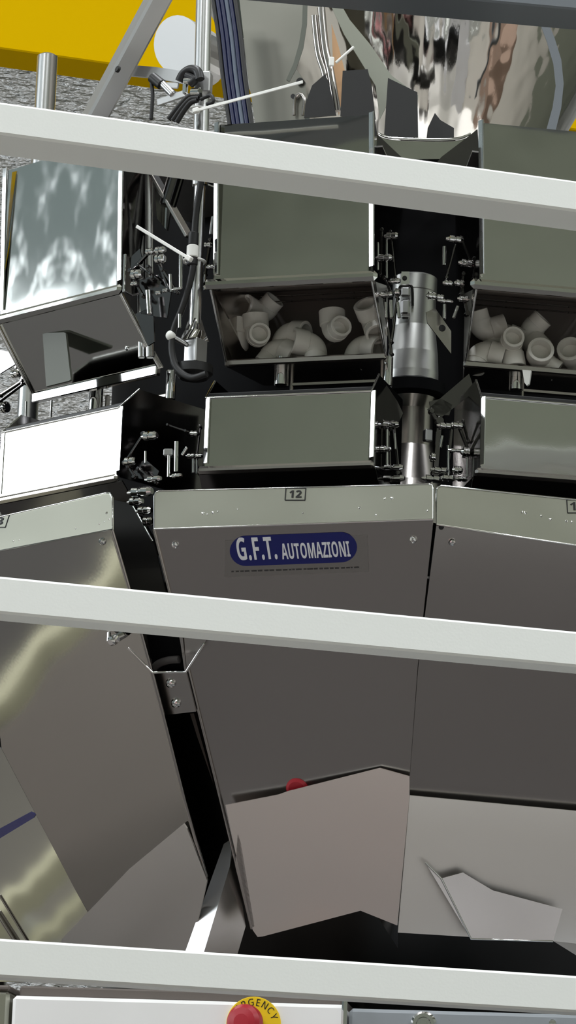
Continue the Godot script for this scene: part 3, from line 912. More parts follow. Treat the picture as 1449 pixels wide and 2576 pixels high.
# ---------------------------------------------------------------- solid pipe elbows standing in for those mirrored in the gates
func elbow(H: Head, x: float, y: float, r: float, a: Vector3, c: Vector3, label: String):
	var at := on(H.plane(r), x, y)
	var bs := H.basis()
	var da := (bs * a).normalized()
	var dc := (bs * c)
	dc = (dc - da * dc.dot(da)).normalized()
	var t := thing("mirrored_elbow", label, "pipe elbow", at, "grey pipe elbows standing in for mirrored ones")
	var b := Build.new()
	var path := []
	for k in 9:
		var g := PI / 2.0 * k / 8.0
		var l := 0.012
		path.append(at + da * l * (1.0 - sin(g)) + dc * l * (1.0 - cos(g)) )
	path.push_front(at + da * 0.016)
	path.append(at + dc * 0.016)
	b.hose(path, 0.0135, 18, false)
	part("bend", b, M.elbow_plastic, t)
	b = Build.new()
	b.lathe(at, da, [Vector2(0.0130, 0.010), Vector2(0.0152, 0.011), Vector2(0.0155, 0.028), Vector2(0.0150, 0.0285), Vector2(0.0118, 0.0285), Vector2(0.0112, 0.012), Vector2(0, 0.012)], 24)
	part("socket", b, M.elbow_plastic, t)
	b = Build.new()
	b.lathe(at, dc, [Vector2(0.0128, 0.010), Vector2(0.0128, 0.027), Vector2(0.0124, 0.0275), Vector2(0.0098, 0.0275), Vector2(0.0094, 0.012), Vector2(0, 0.012)], 24)
	part("spigot", b, M.elbow_plastic, t)

func elbows():
	var list := [
		[594, 862, 0.575, Vector3(0.1, 1, 0.0), Vector3(-0.2, 0.1, -1), "leftmost mirrored pipe elbow in the middle hopper mouth, standing upright"],
		[645, 850, 0.580, Vector3(-0.05, 1, 0.1), Vector3(0.45, -0.25, 0.9), "mirrored pipe elbow with open round end near the left of the middle mouth"],
		[718, 838, 0.565, Vector3(0.95, -0.15, 0.25), Vector3(-0.45, -0.8, 0.0), "mirrored pipe elbow opening to the right, second large one in the middle mouth"],
		[795, 868, 0.575, Vector3(-0.85, 0.1, 0.5), Vector3(0.4, -0.8, 0.1), "low mirrored pipe elbow half hidden in the centre of the middle mouth"],
		[838, 840, 0.580, Vector3(-0.1, 1, -0.05), Vector3(0.6, -0.2, 0.8), "mirrored pipe elbow with square top and dark round end, right of the mouth centre"],
		[940, 815, 0.570, Vector3(-0.15, 0.65, 0.75), Vector3(0.35, -0.9, 0.2), "mirrored pipe elbow tilted upwards at the right cheek of the middle mouth"],
		[655, 795, 0.552, Vector3(-0.5, 0.2, 0.9), Vector3(0.7, 0.5, 0.0), "shaded mirrored pipe elbow at the back left of the middle mouth"],
		[905, 868, 0.568, Vector3(0.9, -0.3, 0.3), Vector3(-0.3, -0.9, 0.0), "mirrored pipe elbow lying low at the right of the middle mouth"],
		[700, 872, 0.570, Vector3(0.8, -0.5, 0.2), Vector3(-0.5, -0.8, 0.2), "mirrored pipe elbow just behind the lip under the large left ones"]]
	for e in list: elbow(hc, e[0], e[1], e[2], e[3], e[4], e[5])
	list = [
		[1208, 882, 0.580, Vector3(0.9, -0.25, 0.2), Vector3(-0.3, -0.9, 0.2), "leftmost mirrored pipe elbow on the lip of the right hopper mouth"],
		[1255, 836, 0.560, Vector3(0.9, -0.35, 0.1), Vector3(-0.5, -0.9, 0.0), "arched mirrored pipe elbow behind the upright one in the right mouth"],
		[1282, 868, 0.582, Vector3(0.15, -1, 0.1), Vector3(-0.1, 0.35, 0.95), "bright bent mirrored pipe elbow in the front of the right mouth"],
		[1352, 904, 0.578, Vector3(-0.1, 0.15, 1), Vector3(0.8, -0.5, -0.1), "mirrored pipe elbow showing its round open end on the right lip"],
		[1440, 905, 0.570, Vector3(-0.35, 0.2, 0.9), Vector3(0.8, -0.5, 0.0), "reddish lit mirrored pipe elbow at the right picture edge"],
		[1325, 842, 0.558, Vector3(0.5, -0.7, 0.4), Vector3(0.4, 0.7, 0.3), "shaded mirrored pipe elbow at the back of the right mouth"],
		[1215, 838, 0.562, Vector3(0.9, 0.3, 0.2), Vector3(-0.3, 0.8, 0.2), "shaded mirrored pipe elbow behind the leftmost one in the right mouth"]]
	for e in list: elbow(hr, e[0], e[1], e[2], e[3], e[4], e[5])
	var b := Build.new()
	var pl := hr.plane(0.614)
	b.sheet(outline(pl, [1314, 930, 1336, 932, 1331, 966, 1325, 970, 1319, 962]), pl.normal + Vector3(-0.5, 0, 0), 0.004)
	solo("plastic_sliver", b, M.white_plastic, "white plastic sliver hanging below the lip of the right mouth", "scrap")

# ---------------------------------------------------------------- gate linkages
func linkage(H: Head, r: float, label: String, levers: Array, rollers: Array, rods: Array, plates := [], blocks := [], hole := []):
	var pl := H.plane(r)
	var p0: Vector3 = on(pl, levers[0][0], levers[0][1])
	var t := thing("gate_linkage", label, "linkage", p0, "gate linkages beside the hoppers")
	var b: Build
	for q in plates:
		b = Build.new()
		b.sheet(outline(Plane(pl.normal, pl.d - 0.012), q), H.out, 0.002)
		part("side_plate", b, M.satin_steel if "strap" in label else M.dark_polish, t)
	for q in levers:
		b = Build.new()
		var a := on(pl, q[0], q[1])
		var c := on(pl, q[2], q[3])
		var d := (c - a).normalized()
		b.box((a + c) / 2.0, Basis(d.cross(H.out).normalized(), d, H.out), Vector3(q[4] * PX, a.distance_to(c) + 0.006, 0.005), 0.0006)
		for e in [a, c]: b.rod(e - H.out * 0.004, e + H.out * 0.0045, q[4] * PX * 0.8, 12)
		part("lever", b, M.dark_polish, t)
	for q in rollers:
		b = Build.new()
		var c := on(Plane(pl.normal, pl.d + 0.006), q[0], q[1])
		var l: float = q[2] * PX
		var w: float = q[3] * PX
		b.lathe(c - H.side * l / 2.0, H.side, [Vector2(0, 0), Vector2(w * 0.35, 0), Vector2(w * 0.62, l * 0.2), Vector2(w, l * 0.22), Vector2(w, l * 0.48), Vector2(w * 0.7, l * 0.5), Vector2(w * 0.7, l * 0.58), Vector2(w * 0.95, l * 0.6), Vector2(w * 0.95, l * 0.85), Vector2(w * 0.6, l), Vector2(0, l)], 16)
		part("roller", b, M.chrome, t)
	for q in rods:
		b = Build.new()
		b.rod(on(Plane(pl.normal, pl.d + 0.003), q[0], q[1]), on(Plane(pl.normal, pl.d + 0.003), q[2], q[3]), q[4] * PX, 12)
		part("spring_rod", b, M.chrome, t)
	if hole:
		b = Build.new()
		b.lathe(on(Plane(pl.normal, pl.d - 0.0125), hole[0], hole[1]), H.out, [Vector2(0.004, 0), Vector2(0.004, 0.0012), Vector2(0, 0.0012)], 14)
		part("strap_hole", b, M.ink, t)
	for q in blocks:
		b = Build.new()
		b.box(on(pl, q[0], q[1]), Basis(Vector3.UP, deg_to_rad(q[4])) * H.basis(), Vector3(q[2], q[3], q[2]) * PX, 0.0012)
		part("block", b, M.zinc, t)

func linkages():
	linkage(hc, 0.615, "lever and roller linkage at the upper right of the middle hopper",
		[[962, 580, 958, 690, 6], [984, 585, 995, 700, 5], [968, 700, 985, 740, 6], [966, 745, 985, 890, 6], [1000, 750, 985, 860, 5]],
		[[984, 593, 36, 9], [966, 648, 42, 9], [992, 707, 30, 8], [970, 741, 36, 8], [1000, 735, 16, 10]],
		[[973, 600, 973, 700, 3], [951, 610, 951, 680, 3.5], [983, 755, 985, 800, 5], [970, 760, 972, 800, 4], [1000, 760, 1004, 800, 4]])
	linkage(hr, 0.615, "lever and roller linkage with a slotted strap at the upper left of the right hopper",
		[[1148, 605, 1122, 700, 5], [1160, 600, 1186, 665, 5], [1192, 655, 1194, 700, 9], [1160, 720, 1175, 790, 8], [1165, 690, 1160, 740, 6]],
		[[1143, 602, 44, 9], [1172, 662, 40, 10], [1085, 744, 26, 10], [1106, 747, 22, 7], [1126, 712, 26, 8], [1155, 712, 26, 9], [1120, 757, 40, 5], [1165, 752, 30, 8]],
		[[1118, 620, 1117, 668, 5], [1118, 765, 1118, 802, 4.5], [1152, 770, 1141, 800, 4], [1201, 620, 1201, 680, 3]],
		[[1095, 775, 1135, 833, 1135, 890, 1075, 812, 1072, 785]], [], [1112, 826])
	linkage(hb, 0.685, "tangle of levers and bolts right of the left upper hopper",
		[[330, 682, 378, 632, 7], [392, 640, 425, 728, 7], [350, 668, 380, 690, 5], [375, 672, 385, 700, 5], [335, 700, 360, 745, 6], [410, 680, 445, 735, 6]],
		[[402, 630, 32, 10], [376, 633, 24, 9], [343, 690, 36, 13], [402, 652, 30, 13], [337, 714, 20, 6], [415, 731, 14, 6], [398, 737, 16, 6], [445, 727, 30, 4]],
		[[455, 640, 455, 725, 5], [428, 690, 431, 735, 4], [315, 640, 312, 735, 4], [372, 730, 377, 790, 7], [452, 790, 452, 825, 4]],
		[[325, 650, 352, 625, 358, 660, 330, 690], [345, 705, 400, 690, 430, 735, 420, 800, 355, 790], [340, 790, 385, 770, 388, 860, 372, 870]])
	linkage(hc, 0.615, "small roller linkage at the upper left of the middle hopper beside the pole",
		[[530, 605, 517, 690, 5], [510, 690, 528, 715, 5]],
		[[520, 617, 30, 7], [530, 672, 24, 7]],
		[[536, 545, 531, 590, 5], [505, 690, 505, 735, 3], [515, 690, 515, 730, 3]])
	linkage(hc, 0.615, "lever linkage at the lower right of the middle weighing hopper",
		[[964, 1062, 958, 1180, 6], [990, 1065, 1003, 1190, 8], [978, 1070, 983, 1180, 5]],
		[[980, 1068, 48, 9], [955, 1130, 34, 9], [975, 1130, 20, 6], [985, 1176, 60, 8], [985, 1204, 66, 9]],
		[[974, 1080, 974, 1170, 4], [948, 1085, 947, 1160, 5], [993, 1090, 995, 1130, 3]],
		[[940, 1000, 970, 965, 1000, 1010, 1014, 1040, 990, 1090, 945, 1085]])
	linkage(hr, 0.615, "lever linkage with bolts at the lower left of the right weighing hopper",
		[[1137, 1070, 1125, 1190, 8], [1152, 1068, 1180, 1138, 6], [1085, 1035, 1110, 1075, 9], [1105, 1060, 1095, 1190, 14], [1165, 1062, 1178, 1110, 4]],
		[[1118, 1071, 40, 8], [1150, 1070, 34, 9], [1171, 1138, 24, 14], [1145, 1133, 36, 5], [1088, 1150, 16, 12], [1150, 1183, 26, 11], [1105, 1183, 44, 9], [1085, 1205, 50, 10], [1125, 1203, 36, 9], [1160, 1205, 30, 7]],
		[[1113, 1096, 1108, 1126, 4.5], [1128, 1120, 1128, 1205, 4], [1187, 1145, 1189, 1195, 5], [1198, 1100, 1197, 1160, 4], [1175, 1150, 1175, 1200, 3]],
		[[1080, 1010, 1110, 1003, 1138, 1018, 1130, 1045, 1085, 1040], [1075, 1030, 1180, 940, 1195, 985, 1110, 1050]], [[1076, 1096, 20, 30, 15]])
	linkage(hb, 0.695, "levers, pins and bright rollers right of the left weighing hopper",
		[[362, 1092, 315, 1165, 6], [350, 1180, 395, 1215, 5], [325, 1175, 340, 1200, 6], [470, 1085, 425, 1070, 4]],
		[[376, 1097, 44, 12], [326, 1161, 36, 11], [385, 1205, 46, 8], [352, 1238, 70, 13], [340, 1262, 44, 10], [362, 1285, 44, 11], [372, 1312, 30, 12], [443, 1197, 34, 6]],
		[[444, 1110, 443, 1187, 5.5], [425, 1135, 424, 1200, 4], [366, 1135, 366, 1165, 3], [470, 1125, 458, 1145, 4]],
		[[345, 1170, 365, 1155, 400, 1185, 390, 1210, 330, 1200]], [[425, 1140, 24, 18, 20]])
	linkage(hc, 0.615, "small roller linkage at the lower left of the middle weighing hopper",
		[[503, 1075, 494, 1150, 5], [490, 1150, 500, 1190, 5]],
		[[488, 1091, 26, 8], [480, 1147, 26, 7], [500, 1147, 22, 7]],
		[[486, 1152, 486, 1190, 4.5], [495, 1152, 495, 1192, 3]])
	# parts of the next head, cut by the left picture edge
	linkage(hl, 0.56, "dark levers and a bolt at the left picture edge beside the left hopper",
		[[0, 995, 58, 958, 6], [0, 1010, 60, 965, 4], [45, 925, 70, 960, 6]],
		[[40, 940, 34, 12], [12, 1025, 20, 16], [88, 945, 26, 9]],
		[[66, 1010, 65, 1060, 3], [130, 1000, 128, 1050, 3]],
		[[45, 918, 102, 860, 108, 960, 62, 968], [0, 880, 25, 885, 40, 915, 0, 940]])

# ---------------------------------------------------------------- pole, clamps and cables
func pole_and_cables():
	var pl := hb.plane(0.66)
	var t := thing("support_pole", "chrome support pole standing between the left and middle hoppers", "pole", on(pl, 489, 850))
	var b := Build.new()
	b.rod(on(pl, 514, -60), on(pl, 503, 470), 20 * PX, 24)
	part("upper_tube", b, M.pole_steel, t)
	b = Build.new()
	b.rod(on(pl, 505, 430), on(pl, 489, 850), 15 * PX, 24)
	part("lower_tube", b, M.pole_steel, t)
	# block with knob at its foot
	t = thing("pole_clamp", "square steel clamp block with a white knob at the foot of the pole", "clamp", on(pl, 490, 885))
	b = Build.new()
	var c := on(pl, 492, 885)
	b.box(c, Basis(Vector3.UP, deg_to_rad(-42)), Vector3(42, 62, 42) * PX, 0.0012)
	part("block", b, M.aluminium, t)
	b = Build.new()
	b.lathe(on(pl, 489, 850) - Vector3(0, 0.004, 0), Vector3.UP, [Vector2(0.017, 0), Vector2(0.012, 0.012), Vector2(0.0075, 0.026), Vector2(0, 0.026)], 4)
	part("tapered_foot", b, M.chrome, t)
	b = Build.new()
	b.rod(on(pl, 480, 872) + hb.out * 0.008, on(pl, 462, 861) + hb.out * 0.022, 0.003, 10)
	part("screw_stem", b, M.zinc, t)
	b = Build.new()
	b.ball(on(pl, 457, 858) + hb.out * 0.024, 13 * PX)
	part("knob", b, M.white_plastic, t, "white round knob")
	b = Build.new()
	b.lathe(on(pl, 488, 928) - Vector3(0, 0.012, 0), Vector3.UP, [Vector2(0, 0), Vector2(0.016, 0), Vector2(0.022, 0.006), Vector2(0.022, 0.016), Vector2(0, 0.018)], 28)
	part("rubber_base", b, M.black_rubber, t)
	# clamp with sensor near the top
	var p2 := hb.plane(0.68)
	t = thing("sensor_clamp", "aluminium clamp on the pole with black levers and a small sensor, above the top rail", "clamp", on(p2, 500, 210))
	b = Build.new()
	b.box(on(p2, 512, 210), Basis(Vector3.UP, deg_to_rad(-12)), Vector3(40, 54, 34) * PX, 0.0012)
	part("block", b, M.aluminium, t)
	b = Build.new()
	var p3 := hb.plane(0.70)
	b.hose([on(p3, 452, 205), on(p3, 462, 186), on(p3, 480, 175), on(p3, 497, 180), on(p3, 503, 200)], 12 * PX, 12)
	b.hose([on(p3, 470, 190), on(p3, 490, 200), on(p3, 478, 212)], 11 * PX, 12)
	part("clamp_lever", b, M.black_plastic, t)
	b = Build.new()
	b.box(on(p3, 466, 222), hb.basis(), Vector3(13, 30, 10) * PX, 0.001)
	b.rod(on(p3, 464, 205), on(p3, 486, 203), 0.0045, 12)
	b.rod(on(p3, 482, 233), on(p3, 504, 231), 0.0050, 12)
	part("clamp_bolt", b, M.chrome, t)
	b = Build.new()
	b.box(on(p3, 430, 247), Basis(hb.out, deg_to_rad(9)) * hb.basis(), Vector3(82, 20, 6) * PX, 0.001)
	b.box(on(p3, 425, 215), Basis(hb.out, deg_to_rad(-10)) * hb.basis(), Vector3(60, 16, 5) * PX, 0.001)
	part("sensor_bracket", b, M.aluminium, t)
	b = Build.new()
	b.rod(on(p3, 402, 205), on(p3, 436, 238), 10 * PX, 14)
	part("sensor", b, M.zinc, t)
	b = Build.new()
	b.rod(on(p3, 382, 194), on(p3, 408, 214), 14 * PX, 14)
	part("sensor_plug", b, M.black_plastic, t)
	# cables
	b = Build.new()
	b.hose([on(p3, 392, 192), on(p3, 381, 200), on(p3, 384, 240), on(p3, 380, 300)], 5 * PX, 10)
	solo("sensor_cable", b, M.black_rubber, "thin black cable hanging from the small sensor above the top rail", "cable")
	for k in 3:
		b = Build.new()
		b.hose([on(p3, 505 - k * 4, 240 + k * 6), on(p3, 480, 240 + k * 9), on(p3, 455 + k * 4, 262 + k * 8), on(p3, 424 + k * 10, 300 + k * 4)], 7 * PX, 10)
		solo("clamp_cable", b, M.black_rubber, ["uppermost black cable curling down from the pole clamp", "middle black cable curling down from the pole clamp", "lowest black cable curling down from the pole clamp"][k], "cable", "black cables at the pole clamp")
	b = Build.new()
	b.hose([on(p3, 505, 250), on(p3, 530, 240), on(p3, 536, 256), on(p3, 520, 262)], 5 * PX, 10)
	solo("cable_loop", b, M.black_rubber, "black cable loop round the pole under the clamp", "cable")
	p3 = hb.plane(0.683)
	b = Build.new()
	b.hose([on(p3, 513, 400), on(p3, 505, 460), on(p3, 493, 540), on(p3, 488, 610), on(p3, 487, 660), on(p3, 478, 710), on(p3, 460, 770), on(p3, 437, 830), on(p3, 432, 880), on(p3, 445, 925), on(p3, 480, 950), on(p3, 520, 940)], 8.5 * PX, 12)
	var cable := solo("pole_cable", b, M.black_rubber, "thick black cable running down along the pole, with a white sleeve", "cable")
	b = Build.new()
	b.rod(on(p3, 485, 618), on(p3, 484, 648), 15 * PX, 16)
	part("white_sleeve", b, M.white_plastic, cable, "white sleeve")
	b = Build.new()
	b.rod(on(p3, 487, 585), on(p3, 486, 617), 13 * PX, 16)
	b.rod(on(p3, 484, 650), on(p3, 483, 668), 14 * PX, 16)
	part("dark_sleeve", b, M.black_plastic, cable)
	# cable ties
	p3 = hb.plane(0.71)
	for d in [[486, 280, 762, 206, 510, 272, "long white cable tie pointing right from the pole above the top rail"], [482, 654, 343, 569, 500, 652, "white cable tie pointing up left from the pole below the top rail"]]:
		t = thing("cable_tie", d[6], "cable tie", on(p3, d[0], d[1]), "white cable ties on the pole")
		b = Build.new()
		var q0 := on(p3, d[0], d[1])
		var q1 := on(p3, d[2], d[3])
		var dir := (q1 - q0).normalized()
		b.box((q0 + q1) / 2.0, Basis(dir, hb.out.cross(dir).normalized(), hb.out), Vector3(q0.distance_to(q1), 0.0038, 0.0016), 0.0005)
		part("tail", b, M.white_plastic, t)
		b = Build.new()
		var ring := []
		var cc := on(pl, d[4] - 12, d[5] + 6)
		for k in 17: ring.append(cc + Vector3(cos(TAU * k / 16.0) * 0.0125, 0, sin(TAU * k / 16.0) * 0.0125))
		b.hose(ring, 0.0018, 6, false)
		b.box(q0 + dir * 0.004, Basis(dir, hb.out.cross(dir).normalized(), hb.out), Vector3(0.008, 0.006, 0.006), 0.001)
		part("loop", b, M.white_plastic, t)
	# chrome tubes behind, in the gap right of the left hopper
	var bk := hb.plane(0.63)
	for d in [[352, 400, 356, 640, 9, "left one of two thin chrome tubes behind the left hopper"], [374, 400, 378, 640, 11, "right one of two chrome tubes behind the left hopper"]]:
		b = Build.new()
		b.rod(on(bk, d[0], d[1]), on(bk, d[2], d[3] + 260), d[4] * PX, 16)
		solo("chrome_tube", b, M.pole_steel, d[5], "tube", "chrome tubes behind the left hopper")
	b = Build.new()
	b.rod(on(bk, 462, 380), on(bk, 420, 520), 22 * PX, 20)
	solo("slanted_tube", b, M.dark_polish, "slanted dark steel tube behind the pole below the top rail", "tube")
	b = Build.new()
	var e0 := on(bk, 378, 425)
	var e1 := on(bk, 478, 600)
	var ed := (e1 - e0).normalized()
	b.box((e0 + e1) / 2.0, Basis(ed, hb.out.cross(ed), hb.out), Vector3(e0.distance_to(e1), 0.004, 0.02), 0.0008)
	solo("slanted_strip", b, M.satin_steel, "thin slanted steel strip behind the pole below the top rail", "strip")
	b = Build.new()
	b.sheet(outline(bk, [388, 470, 428, 530, 420, 580, 395, 550]), hb.out, 0.003)
	solo("corner_plate", b, M.polished_steel, "small olive reflecting plate behind the pole", "plate")
	# posts and slanted bar above the top rail, left
	var fp := hl.plane(0.20)
	b = Build.new()
	var a := on(fp, 120, 138)
	var e := on(fp, 112, 420)
	var rr := on(fp, 104, 200).distance_to(on(fp, 138, 200)) / 2.0
	b.lathe(Vector3(a.x, 0, a.z), Vector3.UP, [Vector2(rr, 0.9), Vector2(rr, a.y - 0.003), Vector2(rr * 0.7, a.y), Vector2(0, a.y)], 24)
	solo("steel_post", b, M.pole_steel, "short round steel post with flat top at the upper left", "post")
	var sp := hb.plane(0.62)
	a = on(sp, 408, -20)
	e = on(sp, 236, 300)
	var bd := (a - e).normalized()
	b = Build.new()
	var bx := bd.cross(hb.out).normalized()
	b.box((a + e) / 2.0, Basis(bx, bd, hb.out).rotated(bd, deg_to_rad(-32)), Vector3(0.026, a.distance_to(e) + 0.12, 0.026), 0.003)
	var bar := solo("slanted_bar", b, M.aluminium, "slanted square steel bar crossing the yellow beam", "bar")
	b = Build.new()
	var hp := on(hb.plane(0.637), 296, 174)
	b.lathe(hp, hb.out - bx * 0.5, [Vector2(0.004, -0.002), Vector2(0.004, 0.0015), Vector2(0, 0.0015)], 12)
	part("bolt_hole", b, M.ink, bar)
	b = Build.new()
	var hs := hb.plane(0.60)
	b.sheet(outline(hs, [335, 164, 388, 168, 470, 180, 470, 212, 388, 196, 325, 190]), hb.out, 0.004)
	solo("flat_strap", b, M.aluminium, "flat light steel strap between the slanted bar and the pole", "strap")

# ---------------------------------------------------------------- cone, flaps and troughs above the hoppers
func top_parts():
	var t := thing("infeed_cone", "mirror polished infeed cone above the middle of the machine", "cone", AXIS + Vector3(0, 2.95, 0))
	var b := Build.new()
	b.lathe(AXIS, Vector3.UP, [Vector2(0.10, 2.957), Vector2(0.462, 3.64), Vector2(0.472, 3.64), Vector2(0.115, 2.965)], 72)
	part("shell", b, M.cone_steel, t)
	var sc := Head.new(AXIS, -3.6)
	var fl := sc.plane(0.34)
	# curved straps over the cone
	b = Build.new()
	var bandp := sc.plane(0.40)
	b.sheet(outline(bandp, [822, -10, 846, -10, 880, 50, 930, 110, 985, 190, 1052, 240, 1050, 258, 985, 212, 975, 260, 955, 300, 945, 215, 905, 150, 865, 85]), sc.out, 0.003)
	part("rim_band", b, M.dull_light, t)
	b = Build.new()
	b.sheet(outline(sc.plane(0.26), [1346, 25, 1372, 40, 1395, 95, 1412, 150, 1418, 210, 1412, 270, 1396, 335, 1372, 335, 1390, 270, 1398, 215, 1392, 160, 1376, 105]), sc.out, 0.003)
	part("side_band", b, M.dark_beam, t)
	b = Build.new()
	b.sheet(outline(sc.plane(0.41), [762, -10, 774, -10, 772, 60, 763, 120, 744, 175, 728, 205, 720, 200, 738, 160, 752, 110, 760, 60]), sc.out, 0.003)
	part("left_band", b, M.dull_grey, t)
	# cables built in place of blue streaks mirrored in the cone
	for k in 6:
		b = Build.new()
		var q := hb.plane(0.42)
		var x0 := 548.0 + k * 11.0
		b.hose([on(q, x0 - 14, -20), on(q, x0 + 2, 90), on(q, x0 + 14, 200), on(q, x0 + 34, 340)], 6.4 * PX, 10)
		solo("cable", b, [M.black_rubber, M.blue_streak, M.blue_streak, M.grey_streak, M.blue_streak, M.black_rubber][k], ["leftmost black reflection streak of the bundle left of the dull grey sheet", "blue reflection streak beside the leftmost black one", "second blue reflection streak of the bundle behind the long cable tie", "pale grey-blue reflection streak in the middle of the blue bundle", "dark blue reflection streak right of the pale one", "black reflection streak at the right side of the blue bundle"][k], "cable", "blue and black reflection streaks")
	# plain plate left of the flaps
	var pp := hb.plane(0.36)
	b = Build.new()
	b.sheet(outline(pp, [600, -20, 765, -20, 760, 90, 742, 170, 770, 210, 766, 330, 645, 330, 625, 200]), hb.out + Vector3(0.5, -0.5, 0), 0.002)
	var pt := solo("guide_sheet", b, M.grey_sheet, "plain dull grey sheet left of the rubber flaps, with two holes", "sheet")
	b = Build.new()
	for q in [[754, 205, 0.005], [737, 242, 0.003]]:
		b.lathe(on(hb.plane(0.363), q[0], q[1]), hb.out, [Vector2(q[2], -0.001), Vector2(q[2], 0.0008), Vector2(0, 0.0008)], 14)
	part("hole", b, M.ink, pt)
	b = Build.new()
	b.hose([on(hb.plane(0.364), 740, 290), on(hb.plane(0.364), 742, 250), on(hb.plane(0.364), 754, 236), on(hb.plane(0.364), 766, 250), on(hb.plane(0.364), 762, 290)], 0.0022, 8)
	part("slot_rim", b, M.satin_steel, pt)
	# polished disc at the left, behind the pole
	var dp := hb.plane(0.30)
	var px := []
	for k in 28: px.append_array([447.0 + 60.0 * cos(TAU * k / 28.0), 112.0 + 74.0 * sin(TAU * k / 28.0)])
	b = Build.new()
	b.sheet(outline(dp, px), hb.out + Vector3(-0.3, 0.1, 0), 0.05)
	solo("polished_disc", b, M.aluminium, "round polished steel disc behind the pole at the upper left", "disc")
	# black rubber flaps
	var flaps := [
		[[765, 296, 768, 262, 785, 215, 818, 186, 828, 210, 846, 290], 0.42, "leftmost black rubber flap with a slanted top"],
		[[856, 292, 862, 178, 925, 174, 935, 215, 945, 300], 0.43, "square topped black rubber flap, second from the left"],
		[[966, 345, 976, 196, 1050, 232, 1052, 345], 0.44, "largest black rubber flap, third from the left"],
		[[1072, 358, 1076, 322, 1094, 284, 1108, 302, 1142, 322, 1142, 358], 0.40, "small pointed black rubber flap, rightmost of the four"]]
	for f in flaps:
		b = Build.new()
		var q := sc.plane(f[1])
		b.sheet(outline(q, f[0]), sc.out - Vector3.UP * 0.2, 0.004)
		solo("rubber_flap", b, M.black_rubber, f[2], "flap", "black rubber flaps")
	# tan strip and cable clips between the flaps
	b = Build.new()
	b.sheet(outline(sc.plane(0.40), [834, 60, 850, 110, 868, 180, 862, 240, 852, 290, 838, 170]), sc.out, 0.003)
	solo("tan_strip", b, M.tan_strip, "tan wedge shaped strip between the two left rubber flaps", "strip")
	b = Build.new()
	b.hose([on(sc.plane(0.41), 790, 40), on(sc.plane(0.41), 800, 130), on(sc.plane(0.41), 815, 180), on(sc.plane(0.41), 822, 215)], 0.004, 10)
	b.hose([on(sc.plane(0.41), 808, 20), on(sc.plane(0.41), 818, 120), on(sc.plane(0.41), 832, 185), on(sc.plane(0.41), 848, 280)], 0.005, 10)
	solo("steel_conduit", b, M.satin_steel, "steel conduits running down left of the tan strip", "conduit")
	b = Build.new()
	b.rod(on(sc.plane(0.43), 845, 158), on(sc.plane(0.43), 890, 118), 0.0018, 8)
	b.box(on(sc.plane(0.43), 834, 155), sc.basis(), Vector3(14, 26, 8) * PX, 0.001)
	solo("cable_tie", b, M.white_plastic, "short white cable tie beside the tan strip", "cable tie")
	# feeder trough end between the middle and right hoppers
	t = thing("feeder_trough", "shiny feeder trough end between the tops of the middle and right hoppers", "trough", sc.at(0.5, 0.03, 2.95))
	var tp := sc.plane(0.48)
	b = Build.new()
	b.sheet(outline(tp, [956, 344, 1075, 350, 1180, 345, 1110, 400, 1015, 400]), sc.out + Vector3.UP * 0.35, 0.002)
	part("end_plate", b, M.polished_steel, t)
	b = Build.new()
	b.hose([on(tp, 952, 338), on(tp, 985, 348), on(tp, 1075, 352), on(tp, 1150, 350), on(tp, 1185, 338)], 0.0024, 8)
	part("rim", b, M.chrome, t)
	var tq := sc.plane(0.50)
	b = Build.new()
	b.sheet(outline(tq, [940, 330, 956, 344, 1015, 400, 1000, 420, 936, 420]), sc.out + Vector3(0.6, 0, 0), 0.002)
	part("side_plate", b, M.dark_polish, t)
	b = Build.new()
	b.sheet(outline(tq, [1185, 338, 1200, 325, 1206, 420, 1090, 420, 1110, 395]), sc.out + Vector3(-0.4, 0, 0), 0.002)
	part("side_plate", b, M.dark_polish, t)
	# little peg behind the middle hopper's left corner
	b = Build.new()
	b.rod(on(hc.plane(0.66), 549, 336), on(hc.plane(0.66), 549, 310), 5 * PX, 10)
	solo("hopper_peg", b, M.white_plastic, "tiny white peg at the upper left corner of the middle hopper", "peg")

